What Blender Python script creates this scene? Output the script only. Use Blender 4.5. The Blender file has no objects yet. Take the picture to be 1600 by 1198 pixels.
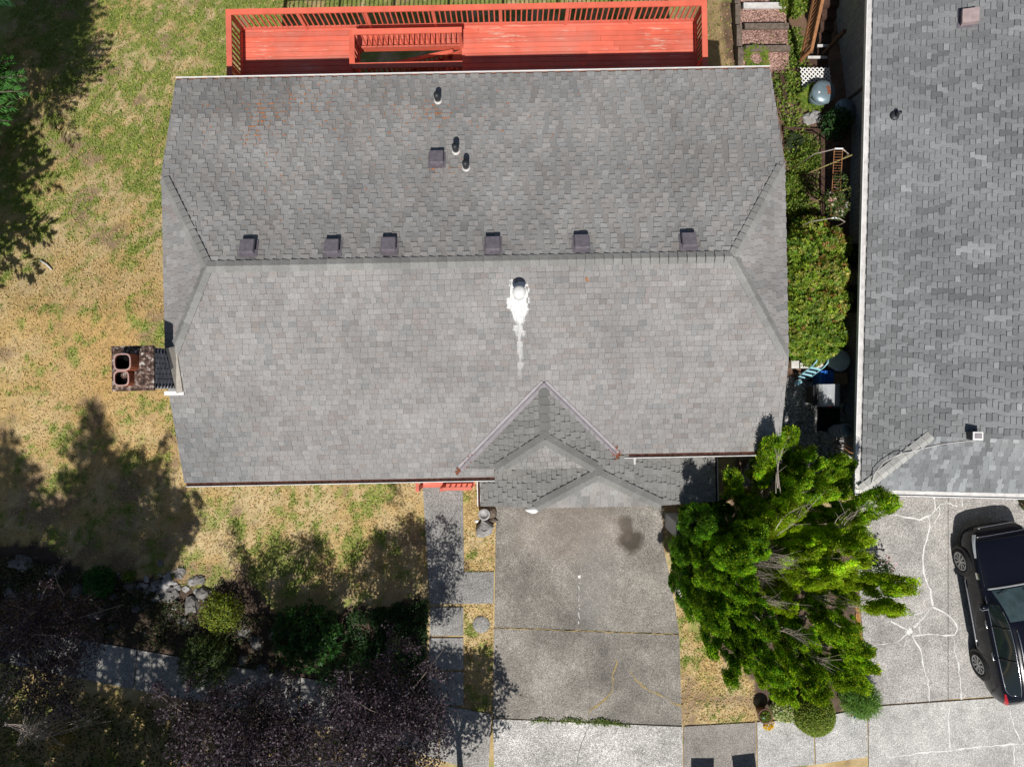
import bpy, math, random
import numpy as np
from mathutils import Vector, Matrix
SC = bpy.context.scene
COL = SC.collection
rad = math.radians
# ------------------------------------------------------------------ camera, sky, sun, exposure
H, F = 20.4, 1100.0
cd = bpy.data.cameras.new('camera'); cam = bpy.data.objects.new('camera', cd); COL.objects.link(cam)
cam.location = (0, 0, H); cam.rotation_euler = (0, 0, 0)
cd.sensor_width = 36; cd.lens = 36*F/1600; cd.clip_start = .1; cd.clip_end = 900
SC.camera = cam
SUN_EL, SUN_AZ = 58.0, 180.3          # compass bearing of the sun (due south, a touch west)
w = bpy.data.worlds.new('World'); SC.world = w; w.use_nodes = True
nt = w.node_tree; nt.nodes.clear()
sky = nt.nodes.new('ShaderNodeTexSky'); sky.sky_type = 'NISHITA'; sky.sun_disc = False
sky.sun_elevation = rad(SUN_EL); sky.sun_rotation = rad(SUN_AZ)
bg = nt.nodes.new('ShaderNodeBackground'); bg.inputs[1].default_value = .05
wo = nt.nodes.new('ShaderNodeOutputWorld')
nt.links.new(sky.outputs[0], bg.inputs[0]); nt.links.new(bg.outputs[0], wo.inputs[0])
sd = bpy.data.lights.new('sun', 'SUN'); sd.energy = 4.5; sd.angle = rad(.5); sd.color = (1, .965, .91)
sun = bpy.data.objects.new('sun', sd); COL.objects.link(sun); sun.location = (0, -20, 40)
_a, _e = rad(SUN_AZ), rad(SUN_EL)
SDIR = Vector((math.sin(_a)*math.cos(_e), math.cos(_a)*math.cos(_e), math.sin(_e)))
sun.rotation_euler = SDIR.to_track_quat('Z', 'Y').to_euler()
vs = SC.view_settings; vs.view_transform = 'Standard'; vs.look = 'None'; vs.exposure = .12; vs.gamma = 1
vs.use_curve_mapping = False
SC.cycles.max_bounces = 6; SC.cycles.transparent_max_bounces = 8

# ------------------------------------------------------------------ helpers
random.seed(7); RN = np.random.default_rng(11)
U = random.uniform
def P(px, py, z=0.0):
    d = H - z
    return Vector(((px-800)/F*d, -(py-599)/F*d, z))
def sm(a, b, x):
    t = np.clip((x-a)/(b-a), 0, 1); return t*t*(3-2*t)
def ground(x, y):
    x = np.asarray(x, float); y = np.asarray(y, float)
    zl = -2.6*np.clip((y-2)/9.5, 0, 1.6)
    zr = -.3*np.clip(y-7.2, 0, 8)
    k = sm(5.3, 6.6, x)
    return zl*(1-k)+zr*k
def gz(x, y): return float(ground(x, y))
def G(px, py, dz=0.0):
    z = 0.0
    for _ in range(12):
        p = P(px, py, z+dz); z = gz(p.x, p.y)
    return P(px, py, z+dz)
def vnoise(x, y, s, seed=0):
    x = np.asarray(x, float)*s+seed*17.3; y = np.asarray(y, float)*s+seed*9.1
    xi = np.floor(x); yi = np.floor(y); fx = x-xi; fy = y-yi
    def h(a, b):
        v = np.sin(a*127.1+b*311.7+seed*74.7)*43758.5453; return v-np.floor(v)
    fx = fx*fx*(3-2*fx); fy = fy*fy*(3-2*fy)
    return (h(xi, yi)*(1-fx)+h(xi+1, yi)*fx)*(1-fy)+(h(xi, yi+1)*(1-fx)+h(xi+1, yi+1)*fx)*fy
def fbm(x, y, s, seed=0, o=4):
    r = 0; a = .5; t = 0
    for k in range(o):
        r = r+a*vnoise(x, y, s*2**k, seed+k); t += a; a *= .55
    return r/t

def link(name, me, mat=None, parent=None, loc=None):
    o = bpy.data.objects.new(name, me); COL.objects.link(o)
    if mat is not None and me is not None and len(me.materials) == 0: me.materials.append(mat)
    if parent is not None: o.parent = parent
    if loc is not None: o.location = loc
    return o
def tag(o, label=None, cat=None, group=None, kind=None):
    if label: o['label'] = label
    if cat: o['category'] = cat
    if group: o['group'] = group
    if kind: o['kind'] = kind
    return o
def thing(name, loc, label, cat, group=None, rz=0.0):
    o = bpy.data.objects.new(name, None); COL.objects.link(o)
    o.empty_display_size = .2; o.location = loc; o.rotation_euler = (0, 0, rz)
    return tag(o, label, cat, group)
class MB:
    """collects polygons into one mesh"""
    def __init__(s): s.v = []; s.f = []; s.c = []; s.sm = []
    def add(s, vs_, fs, col=None, smooth=False):
        b = len(s.v); s.v += [tuple(q) for q in vs_]
        for f in fs: s.f.append(tuple(i+b for i in f)); s.c.append(col); s.sm.append(smooth)
        return s
    def box(s, c, size, rz=0.0, M=None, col=None):
        x, y, z = (q/2 for q in size)
        vs_ = [Vector((a*x, b*y, d*z)) for d in (-1, 1) for b in (-1, 1) for a in (-1, 1)]
        R = M if M is not None else Matrix.Rotation(rz, 3, 'Z')
        vs_ = [R @ q+Vector(c) for q in vs_]
        return s.add(vs_, [(0, 2, 3, 1), (4, 5, 7, 6), (0, 1, 5, 4), (2, 6, 7, 3), (0, 4, 6, 2), (1, 3, 7, 5)], col)
    def bar(s, a, b, wd, ht, up=(0, 0, 1), col=None):
        a = Vector(a); b = Vector(b); t = (b-a); L = t.length; t.normalize()
        x = t.cross(Vector(up))
        if x.length < 1e-4: x = t.cross(Vector((0, 1, 0)))
        x.normalize(); y = x.cross(t)
        M = Matrix((t, x, y)).transposed()
        return s.box((a+b)/2, (L, wd, ht), M=M, col=col)
    def tube(s, pts, r, n=6, col=None, cap=True):
        pts = [Vector(q) for q in pts]; m = len(pts)
        rr = r if isinstance(r, (list, tuple, np.ndarray)) else [r]*m
        vs_ = []; fs = []
        ref = Vector((.31, .17, .93)).normalized()
        for i, q in enumerate(pts):
            t = (pts[min(i+1, m-1)]-pts[max(i-1, 0)])
            if t.length < 1e-6: t = Vector((0, 0, 1))
            t.normalize(); x = t.cross(ref)
            if x.length < .1: x = t.cross(Vector((1, 0, 0)))
            x.normalize(); y = t.cross(x)
            for k in range(n):
                a = 2*math.pi*k/n; vs_.append(q+(x*math.cos(a)+y*math.sin(a))*rr[i])
        for i in range(m-1):
            for k in range(n):
                fs.append((i*n+k, i*n+(k+1) % n, (i+1)*n+(k+1) % n, (i+1)*n+k))
        if cap: fs.append(tuple(range(n-1, -1, -1))); fs.append(tuple((m-1)*n+k for k in range(n)))
        return s.add(vs_, fs, col, True)
    def lathe(s, c, prof, n=20, col=None, sx=1, sy=1, cap=True):
        vs_ = []; fs = []; m = len(prof); c = Vector(c)
        for r, z in prof:
            for k in range(n):
                a = 2*math.pi*k/n; vs_.append(c+Vector((r*math.cos(a)*sx, r*math.sin(a)*sy, z)))
        for i in range(m-1):
            for k in range(n):
                fs.append((i*n+k, i*n+(k+1) % n, (i+1)*n+(k+1) % n, (i+1)*n+k))
        if cap: fs.append(tuple(range(n-1, -1, -1))); fs.append(tuple((m-1)*n+k for k in range(n)))
        return s.add(vs_, fs, col, True)
    def prism(s, poly, z0, z1, col=None):
        n = len(poly); vs_ = [(p[0], p[1], z0) for p in poly]+[(p[0], p[1], z1) for p in poly]
        ar = sum(poly[i][0]*poly[(i+1) % n][1]-poly[(i+1) % n][0]*poly[i][1] for i in range(n))
        idx = list(range(n)) if ar > 0 else list(range(n-1, -1, -1))
        fs = [tuple(reversed(idx)), tuple(i+n for i in idx)]
        for k in range(n):
            a, b = idx[k], idx[(k+1) % n]; fs.append((a, b, b+n, a+n))
        return s.add(vs_, fs, col)
    def mesh(s, name, mat=None):
        me = bpy.data.meshes.new(name); me.from_pydata(s.v, [], s.f)
        if any(c is not None for c in s.c):
            at = me.attributes.new('shade', 'FLOAT_COLOR', 'FACE')
            arr = np.ones((len(s.f), 4), np.float32)
            for i, c in enumerate(s.c):
                if c is not None: arr[i, :3] = c
            at.data.foreach_set('color', arr.ravel())
        if any(s.sm): me.polygons.foreach_set('use_smooth', s.sm)
        if mat is not None: me.materials.append(mat)
        me.update(); return me
    def build(s, name, mat=None, parent=None, loc=None):
        return link(name, s.mesh(name, mat), mat, parent, loc)
def npmesh(name, V, Q, C, mat, smooth=False):
    """V (n,3), Q (m,4) quads, C (m,3) face colours"""
    me = bpy.data.meshes.new(name); V = np.asarray(V, np.float32); Q = np.asarray(Q, np.int32)
    k = Q.shape[1]
    me.vertices.add(len(V)); me.vertices.foreach_set('co', V.ravel())
    me.loops.add(Q.size); me.loops.foreach_set('vertex_index', Q.ravel())
    me.polygons.add(len(Q)); me.polygons.foreach_set('loop_start', np.arange(0, Q.size, k, dtype=np.int32))
    me.update(calc_edges=True)
    at = me.attributes.new('shade', 'FLOAT_COLOR', 'FACE')
    arr = np.ones((len(Q), 4), np.float32); arr[:, :3] = C
    at.data.foreach_set('color', arr.ravel())
    me.materials.append(mat)
    return me
def nrm(a): return a/np.maximum(np.linalg.norm(a, axis=1, keepdims=True), 1e-6)
def leaves(pos, d, n, L, W, C, fold=.25):
    """diamond leaves -> V,Q,C"""
    d = nrm(d); sde = nrm(np.cross(d, n)); n = np.cross(sde, d)
    L = np.asarray(L)[:, None]; W = np.asarray(W)[:, None]
    a = pos; t = pos+d*L; m = pos+d*L*.5
    l = m+sde*W*.5+n*L*.12; r = m-sde*W*.5+n*L*.12
    N = len(pos); V = np.stack([a, l, t, r], 1).reshape(-1, 3)
    Q = np.arange(4*N).reshape(N, 4)
    return V, Q, C
def join_np(parts):
    V = []; Q = []; C = []; b = 0
    for v, q, c in parts:
        V.append(v); Q.append(q+b); C.append(c); b += len(v)
    return np.concatenate(V), np.concatenate(Q), np.concatenate(C)
def rdir(n): return nrm(RN.normal(size=(n, 3)))
def pick(cols, n, jit=.18, wts=None):
    cols = np.array(cols, float); i = RN.choice(len(cols), n, p=wts)
    return np.clip(cols[i]*(1+RN.normal(0, jit, (n, 1)))*(1+RN.normal(0, .05, (n, 3))), .003, 1)

# ------------------------------------------------------------------ materials
class NT:
    def __init__(s, name):
        s.m = bpy.data.materials.new(name); s.m.use_nodes = True
        s.t = s.m.node_tree; s.b = s.t.nodes['Principled BSDF']
    def n(s, typ, **kw):
        q = s.t.nodes.new(typ)
        for k, v in kw.items(): setattr(q, k, v)
        return q
    def l(s, a, b): s.t.links.new(a, b)
    def pos(s):
        g = s.n('ShaderNodeNewGeometry'); return g.outputs['Position']
    def noise(s, scale, detail=4, rough=.6, vec=None):
        q = s.n('ShaderNodeTexNoise'); q.inputs['Scale'].default_value = scale
        q.inputs['Detail'].default_value = detail; q.inputs['Roughness'].default_value = rough
        s.l(vec if vec is not None else s.pos(), q.inputs['Vector']); return q.outputs['Fac']
    def ramp(s, fac, stops):
        q = s.n('ShaderNodeValToRGB'); e = q.color_ramp.elements
        while len(e) > 1: e.remove(e[0])
        e[0].position = stops[0][0]; e[0].color = (*stops[0][1], 1)
        for p, c in stops[1:]:
            k = e.new(p); k.color = (*c, 1)
        s.l(fac, q.inputs[0]); return q.outputs[0]
    def g(s, fac, a, b, lo=.3, hi=.7):
        return s.ramp(fac, [(lo, (a,)*3), (hi, (b,)*3)])
    def mix(s, a, b, fac=1.0, mode='MULTIPLY'):
        q = s.n('ShaderNodeMix', data_type='RGBA', blend_type=mode)
        for sock, v in ((q.inputs[0], fac), (q.inputs[6], a), (q.inputs[7], b)):
            if hasattr(v, 'is_output'): s.l(v, sock)
            elif isinstance(v, (int, float)): sock.default_value = v
            else: sock.default_value = (*v, 1)
        return q.outputs[2]
    def math(s, op, a, b=None, clamp=False):
        q = s.n('ShaderNodeMath', operation=op, use_clamp=clamp)
        for i, v in enumerate((a, b)):
            if v is None: continue
            if hasattr(v, 'is_output'): s.l(v, q.inputs[i])
            else: q.inputs[i].default_value = v
        return q.outputs[0]
    def attr(s, nm='shade'):
        q = s.n('ShaderNodeAttribute', attribute_name=nm); return q.outputs['Color']
    def bump(s, h, st=.3, dist=.01):
        q = s.n('ShaderNodeBump'); q.inputs['Strength'].default_value = st; q.inputs['Distance'].default_value = dist
        s.l(h, q.inputs['Height']); s.l(q.outputs[0], s.b.inputs['Normal'])
    def fin(s, col, rough=.8, metal=0.0, spec=.3):
        if hasattr(col, 'is_output'): s.l(col, s.b.inputs['Base Color'])
        else: s.b.inputs['Base Color'].default_value = (*col, 1)
        s.b.inputs['Roughness'].default_value = rough; s.b.inputs['Metallic'].default_value = metal
        s.b.inputs['Specular IOR Level'].default_value = spec
        return s.m
def plain(name, col, rough=.6, metal=0.0, spec=.4, var=.25, scale=6, bump=0):
    t = NT(name); f = t.noise(scale, 5)
    c = t.mix(t.g(f, 1-var, 1+var*.6), col)
    if bump: t.bump(t.noise(scale*6), bump)
    return t.fin(c, rough, metal, spec)
def shaded(name, rough=.75, spec=.25, grain=40, gv=.2, transl=0.0, bump=0):
    t = NT(name); c = t.mix(t.attr(), t.g(t.noise(grain, 3), 1-gv, 1+gv))
    if bump: t.bump(t.noise(grain*3), bump)
    m = t.fin(c, rough, 0, spec)
    if transl:
        tr = t.n('ShaderNodeBsdfTranslucent'); t.l(t.mix(c, (1.5, 1.45, .6)), tr.inputs[0])
        ms = t.n('ShaderNodeMixShader'); ms.inputs[0].default_value = transl
        out = t.t.nodes['Material Output']
        t.l(t.b.outputs[0], ms.inputs[1]); t.l(tr.outputs[0], ms.inputs[2]); t.l(ms.outputs[0], out.inputs[0])
    return m
def aggregate(name, dark, light, speck=70, stain=.35, spots=(), big=.45):
    """exposed aggregate / worn concrete; spots = (x,y,rx,ry,colour,amount) oil stains"""
    t = NT(name); p = t.pos()
    v = t.n('ShaderNodeTexVoronoi'); v.inputs['Scale'].default_value = speck; t.l(p, v.inputs['Vector'])
    sep = t.n('ShaderNodeSeparateColor'); t.l(v.outputs['Color'], sep.inputs[0])
    c = t.ramp(sep.outputs[0], [(0, tuple(q*.55 for q in dark)), (.3, dark), (.75, light), (1, tuple(min(.9, q*1.5) for q in light))])
    c = t.mix(c, t.g(t.noise(big, 6, .65), 1-stain, 1+stain*.45, .32, .66))
    c = t.mix(c, t.g(t.noise(1.3, 6, .72), .72, 1.2, .3, .7))
    c = t.mix(c, t.g(t.noise(26, 3, .7), .78, 1.2, .3, .7))
    for (x, y, rx, ry, col, am) in spots:
        ma = t.n('ShaderNodeMapping'); ma.vector_type = 'POINT'
        ma.inputs['Location'].default_value = (-x/rx, -y/ry, 0); ma.inputs['Scale'].default_value = (1/rx, 1/ry, 0)
        t.l(p, ma.inputs[0]); ln = t.n('ShaderNodeVectorMath', operation='LENGTH'); t.l(ma.outputs[0], ln.inputs[0])
        d = t.math('ADD', ln.outputs['Value'], t.math('MULTIPLY', t.noise(2.6, 6, .7), 1.3))
        k = t.g(t.math('MULTIPLY', d, .4), am, 0, .50, .66)
        c = t.mix(c, col, k, 'MIX')
    t.bump(v.outputs['Distance'], .35, .006)
    return t.fin(c, .85, 0, .25)
M_LEAF = shaded('leaf', .55, .25, 60, .15, .42)
M_GLOSS = shaded('glossy_leaf', .5, .3, 50, .12, .3)
M_PURP = shaded('purple_leaf', .5, .35, 60, .2, .12)
M_GRASS = shaded('grass_blade', .8, .15, 30, .2, .2)
M_BARK = plain('bark', (.20, .165, .13), .9, 0, .2, .4, 9, .5)
M_TWIG = plain('grey_twig', (.40, .34, .29), .85, 0, .2, .3, 9, .3)
M_ROCK = plain('rock', (.20, .19, .18), .9, 0, .25, .5, 5, .6)
M_ROCKL = plain('pale_rock', (.36, .35, .34), .9, 0, .25, .5, 6, .6)
M_WHITE = plain('white_paint', (.74, .73, .72), .5, 0, .4, .1, 5)
M_OFFW = plain('weathered_white', (.60, .58, .56), .6, 0, .4, .25, 6)
M_GUTIN = plain('gutter_debris', (.075, .034, .026), .95, 0, .1, .7, 14, .5)
M_RUST = plain('rusty_debris', (.24, .09, .05), .95, 0, .1, .6, 25, .5)
M_BLACK = plain('black_plastic', (.012, .012, .014), .5, 0, .4, .2, 9)
M_VENT = plain('vent_metal', (.165, .145, .168), .55, .2, .45, .25, 9)
M_FLASH = plain('valley_metal', (.27, .25, .262), .6, .1, .45, .22, 7)
M_PIPE = plain('vent_pipe', (.025, .028, .032), .5, 0, .4, .3, 9)
M_LEAD = plain('white_flashing', (.72, .71, .69), .5, .0, .4, .12, 14)
M_GREY = plain('grey_plastic', (.27, .28, .29), .45, 0, .4, .12, 6)
M_DGREY = plain('dark_grey', (.06, .062, .068), .5, 0, .4, .2, 6)
M_BLUE = plain('blue_plastic', (.015, .13, .52), .4, 0, .45, .12, 7)
M_LBLUE = plain('pale_blue_paint', (.30, .56, .66), .4, .1, .5, .15, 9)
M_TEAL = plain('blue_grey_metal', (.20, .27, .31), .35, .3, .5, .2, 6)
M_WOODR = plain('cedar_wood', (.35, .165, .075), .75, 0, .25, .3, 12, .2)
M_WOODD = plain('dark_stained_wood', (.075, .042, .03), .75, 0, .25, .35, 12, .2)
M_TIMBER = plain('old_timber', (.16, .125, .10), .9, 0, .2, .45, 9, .5)
M_WALL = plain('house_wall', (.42, .40, .37), .8, 0, .25, .1, 4)
M_GLASSD = plain('window_glass', (.02, .03, .035), .05, 0, .6, .1, 2)
M_TERRA = plain('clay_flue', (.30, .085, .04), .8, 0, .25, .4, 14, .2)
M_SOOT = plain('soot', (.006, .005, .005), .95, 0, .1, .3, 9)
M_YEL = plain('yellow_petal', (.75, .50, .02), .6, 0, .3, .15, 30)
M_BRICKO = plain('orange_brick', (.58, .30, .10), .85, 0, .2, .25, 14, .3)
M_CRACK = plain('pale_crack_filler', (.70, .69, .67), .8, 0, .25, .18, 25)
# ------------------------------------------------------------------ terrain and paving
def px_poly(pts, z=0.0): return [P(a, b, z) for a, b in pts]
def inpoly(x, y, poly):
    x = np.asarray(x); y = np.asarray(y); r = np.zeros(x.shape, bool); n = len(poly)
    for i in range(n):
        x1, y1 = poly[i][0], poly[i][1]; x2, y2 = poly[(i+1) % n][0], poly[(i+1) % n][1]
        c = ((y1 > y) != (y2 > y)) & (x < (x2-x1)*(y-y1)/((y2-y1) if abs(y2-y1) > 1e-9 else 1e-9)+x1)
        r ^= c
    return r
BED = px_poly([(-300, 870), (60, 850), (140, 895), (250, 900), (330, 930), (340, 905), (400, 905), (420, 960), (560, 950), (668, 930), (672, 1105), (480, 1085), (240, 1045), (-300, 960)])
GARD = px_poly([(1218, 100), (1340, 60), (1400, 700), (1150, 720), (1130, 830), (1225, 600)])
GARD2 = px_poly([(1140, -40), (1360, -40), (1345, 620), (1225, 620), (1200, 110), (1145, 105)])
CYB = px_poly([(1075, 800), (1340, 800), (1345, 1095), (1290, 1110), (1190, 1120), (1170, 1060), (1110, 1000)])
DRY1 = px_poly([(1105, -60), (1150, -60), (1152, 112), (1100, 112)])
def lawncol(x, y):
    """albedo of the lawn / soil at a point"""
    x = np.asarray(x, float); y = np.asarray(y, float)
    n1 = fbm(x, y, .55, 1); n2 = fbm(x, y, 2.1, 5); n3 = fbm(x, y, 7.0, 9, 3); n4 = fbm(x, y, .9, 21)
    up = sm(1.5, 5.5, y+.9*(n4-.5)*3)                       # greener towards the back
    fr = np.exp(-(((x+6.6)/2.6)**2+((y+4.7)/1.5)**2))        # green patch on the front lawn
    nh = np.exp(-(((x+9.6)/1.0)**2+((y-5)/4.0)**2))*.3
    green = np.clip((n1-.5)*.9+(n2-.5)*1.7+(n3-.5)*1.8+.11+.47*up+.46*fr+nh-.16*np.exp(-(((x+11.6)/2.6)**2+((y-.6)/2.9)**2)), 0, 1)
    green = sm(.16, .72, green)
    dry = np.array([.48, .345, .155]); pale = np.array([.54, .42, .235]); gr = np.array([.24, .28, .07]); dirt = np.array([.235, .16, .11])
    k = sm(.35, .65, fbm(x, y, 1.6, 33))[..., None]
    c = dry*(1-k)+pale*k
    ob = (np.exp(-(((x+11.6)/2.6)**2+((y-.6)/2.9)**2))*.75)[..., None]
    c = c*(1-ob)+np.array([.47, .295, .115])*ob
    di = (sm(.58, .72, fbm(x, y, 1.1, 41))*.75)[..., None]
    c = c*(1-di)+dirt*di
    c = c*(1-green[..., None]*.92)+gr*green[..., None]*.92
    c = c*(.72+.56*fbm(x, y, 14, 55, 2))[..., None]
    soil = np.array([.085, .06, .045])*(.6+.9*n3)[..., None]
    for poly, so in ((BED, soil), (CYB, soil*1.4), (GARD2, np.array([.20, .125, .085])*(.5+1.1*n3)[..., None]), (GARD, np.array([.17, .11, .08])*(.5+1.1*n3)[..., None])):
        m = inpoly(x+.55*(fbm(x, y, 1.4, 61)-.5)+.2*(fbm(x, y, 6, 62)-.5), y+.7*(fbm(x, y, 1.3, 63)-.5)+.25*(fbm(x, y, 6, 64)-.5), poly)
        c[m] = so[m]
    m = inpoly(x, y, DRY1); c[m] = (np.array([.46, .33, .17])*(.65+.7*n3)[..., None])[m]
    return c, green
def gaxis(a, b, st):
    core = list(np.arange(a, b+.001, st)); return np.array([-220, -90, -45, -28, -22]+core+[22, 28, 45, 90, 220.])
gx = gaxis(-17, 17, .14); gy = gaxis(-14, 14.5, .14)
X, Y = np.meshgrid(gx, gy); Z = ground(X, Y)
Z = Z+.02*(fbm(X, Y, 1.3, 3)-.5)-.012
Vg = np.stack([X, Y, Z], -1).reshape(-1, 3); nx, ny = len(gx), len(gy)
I = np.arange(nx*ny).reshape(ny, nx)
Qg = np.stack([I[:-1, :-1], I[:-1, 1:], I[1:, 1:], I[1:, :-1]], -1).reshape(-1, 4)
cc = lawncol(X, Y)[0].reshape(-1, 3)
t = NT('lawn_soil')
c = t.mix(t.attr('soil'), t.g(t.noise(38, 5, .75), .7, 1.3, .28, .72))
t.bump(t.noise(30, 6, .8), .9, .03); M_GROUND = t.fin(c, .95, 0, .1)
me = npmesh('ground', Vg, Qg, np.ones((len(Qg), 3)), M_GROUND)
at = me.attributes.new('soil', 'FLOAT_COLOR', 'POINT'); a4 = np.ones((len(Vg), 4), np.float32); a4[:, :3] = cc; at.data.foreach_set('color', a4.ravel())
me.polygons.foreach_set('use_smooth', [True]*len(me.polygons))
tag(link('ground', me), 'sloping ground of dry lawn and garden soil round the house', None, None, 'structure')

oil = P(985, 845); oil2 = P(978, 820)
M_DRIVE = aggregate('driveway_aggregate', (.20, .182, .160), (.315, .29, .258), 75, .52,
    [(oil.x, oil.y, .46, .42, (.06, .05, .04), .95), (oil2.x, oil2.y, .26, .34, (.075, .062, .05), .85),
     (P(890, 830).x, P(890, 830).y, 1.9, 1.0, (.28, .22, .175), .28), (P(930, 905).x, P(930, 905).y, .7, 2.0, (.18, .175, .17), .35)])
M_WALK = aggregate('walkway_aggregate', (.22, .215, .205), (.33, .32, .305), 80, .25)
M_APRON = aggregate('apron_concrete', (.38, .365, .345), (.60, .58, .55), 55, .33)
M_SIDEB = aggregate('brown_concrete', (.25, .225, .20), (.33, .305, .28), 80, .2)
M_SIDEL = aggregate('light_concrete', (.40, .39, .375), (.55, .54, .52), 70, .2)
M_SIDED = aggregate('sidewalk_concrete', (.24, .23, .215), (.38, .365, .34), 60, .25)
M_NDRIVE = aggregate('neighbour_aggregate', (.31, .295, .275), (.45, .43, .405), 70, .24)
M_NAPR = aggregate('neighbour_apron_concrete', (.40, .39, .37), (.53, .515, .49), 80, .22)
M_ASPH = aggregate('asphalt', (.045, .045, .047), (.08, .08, .08), 80, .25)
def paving(name, label, slabs, mat, top=.03, parent=None):
    root = parent
    if root is None:
        root = bpy.data.objects.new(name, None); COL.objects.link(root)
        tag(root, label, None, None, 'structure')
    for s in slabs:
        m = mat
        if isinstance(s, tuple) and hasattr(s[1], 'node_tree'): s, m = s
        MB().prism(px_poly(s), -.15, top).build('slab', m, root)
    return root
paving('driveway', 'grey exposed aggregate driveway with an oil stain in front of the garage', [
    [(776, 720), (1036, 720), (1035, 850), (1048, 905), (1061, 989), (772.5, 978.5)],
    [(772, 980.5), (1061, 991.5), (1065, 1132), (770, 1120)]], M_DRIVE)
paving('driveway_apron', 'bright worn concrete apron between driveway and street', [
    [(770, 1122), (1066, 1134.5), (1067, 1330), (776, 1330)]], M_APRON)
paving('front_walkway', 'grey concrete front path leading from the red porch', [
    [(660, 748), (723, 748), (725, 893), (772, 893), (771, 942), (672, 943)],
    [(672, 948), (724, 948), (724, 992), (672, 992)], [(671, 996), (724, 996), (724, 1045), (670, 1045)],
    [(670, 1049), (724, 1049), (724, 1101), (668, 1097)]], M_WALK)
cl = [(-330, 935), (-190, 965), (-60, 990), (85, 1020), (215, 1045), (340, 1068), (470, 1090), (600, 1118), (690, 1143), (769, 1162)]
sl = []
for i in range(len(cl)-1):
    (a, b), (c_, d_) = cl[i], cl[i+1]; hw = 27+.9*i; hw2 = 27+.9*(i+1)
    if i >= 6: hw += 4*(i-6)
    if i >= 5: hw2 += 4*(i-5)
    sl.append([(a+1, b-hw), (c_-1, d_-hw2), (c_-1-5, d_+hw2), (a+1-5, b+hw)])
paving('sidewalk', 'public sidewalk of concrete slabs curving along the street', sl+[
    ([(1068, 1134), (1180.5, 1127.5), (1181.5, 1201), (1068, 1215)], M_SIDEB),
    ([(1182.5, 1127), (1270, 1121), (1272, 1193), (1183.5, 1200.5)], M_SIDEL),
    ([(1272, 1121), (1354, 1105), (1355, 1181), (1274, 1193)], M_SIDEL)], M_SIDED)
NDR = paving('neighbour_driveway', 'pale exposed aggregate driveway of the neighbour with filled cracks', [
    [(1336, 690), (1480, 690), (1480, 1092), (1354, 1101), (1348, 1000), (1337, 860)],
    [(1480.8, 690), (1760, 690), (1760, 1072), (1480.8, 1091.5)]], M_NDRIVE)
NAP = paving('neighbour_apron', 'pale concrete apron in front of the neighbouring driveway', [
    [(1356, 1103.5), (1760, 1075), (1760, 1330), (1358, 1330)]], M_NAPR)
pv = paving('street', 'asphalt street along the bottom edge', [[(-900, 1260), (2400, 1335), (2400, 2600), (-900, 2600)]], M_ASPH, -.0)
# crack filler ribbons
def ribbon(pts, wd, parent, name='crack_filler', mat=M_CRACK, z=.033, jit=.02):
    q = []
    for (a, b), (c_, d_) in zip(pts[:-1], pts[1:]):
        A = P(a, b); B = P(c_, d_); n = max(2, int((B-A).length/.12))
        for k in range(n): q.append(A.lerp(B, k/n))
    q.append(P(*pts[-1])); q = [Vector((p.x+U(-jit, jit), p.y+U(-jit, jit), z)) for p in q]
    vs_ = []
    for i, p in enumerate(q):
        tt = (q[min(i+1, len(q)-1)]-q[max(0, i-1)]); tt.normalize(); s = Vector((-tt.y, tt.x, 0))*wd*U(.18, 1.2)*.40
        vs_ += [p+s, p-s, p+s-Vector((0, 0, .02)), p-s-Vector((0, 0, .02))]
    fs = []
    for i in range(len(q)-1):
        a = 4*i; fs += [(a, a+1, a+5, a+4), (a+2, a, a+4, a+6), (a+1, a+3, a+7, a+5)]
    return MB().add(vs_, fs).build(name, mat, parent)
def zz(l): return [(1330+a/2.733, 760+b/2.733) for a, b in l]
for l, wd in [([(350, 38), (358, 100), (330, 130), (335, 170), (312, 240), (303, 320), (312, 385), (335, 440), (345, 510)], .062),
    ([(345, 510), (400, 535), (437, 570), (450, 600)], .06), ([(437, 640), (440, 700), (455, 760), (470, 905)], .055),
    ([(60, 125), (130, 112), (230, 130), (290, 140), (330, 125)], .06), ([(358, 100), (380, 75), (420, 72), (450, 85)], .04), ([(468, 40), (472, 80)], .045),
    ([(350, 155), (372, 120), (378, 90)], .035), ([(165, 570), (245, 615)], .05), ([(245, 615), (300, 565), (345, 510)], .032), ([(245, 615), (268, 545), (305, 533)], .03),
    ([(250, 610), (290, 578), (292, 625)], .04), ([(245, 620), (205, 655)], .05), ([(205, 655), (140, 668), (70, 682)], .03), ([(260, 632), (330, 628), (437, 632)], .075),
    ([(258, 635), (295, 700), (300, 750), (325, 820), (332, 915)], .055), ([(437, 632), (455, 600)], .05), ([(680, 150), (738, 175)], .05)]:
    ribbon(zz(l), wd, NDR)
hub = P(1330+245/2.733, 760+615/2.733)
MB().prism([(hub.x+r*math.cos(a), hub.y+r*math.sin(a)) for a, r in [(k*.52, U(.035, .11)) for k in range(12)]], .01, .0345).build('crack_filler', M_CRACK, NDR)
for l, wd in [([(422, 922), (412, 990), (418, 1115)], .05), ([(675, 955), (700, 1040), (720, 1085)], .04), ([(690, 1100), (692, 1190)], .04), ([(160, 1150), (340, 1130), (540, 1110), (800, 1088)], .07)]:
    ribbon(zz(l), wd, NAP)
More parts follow.
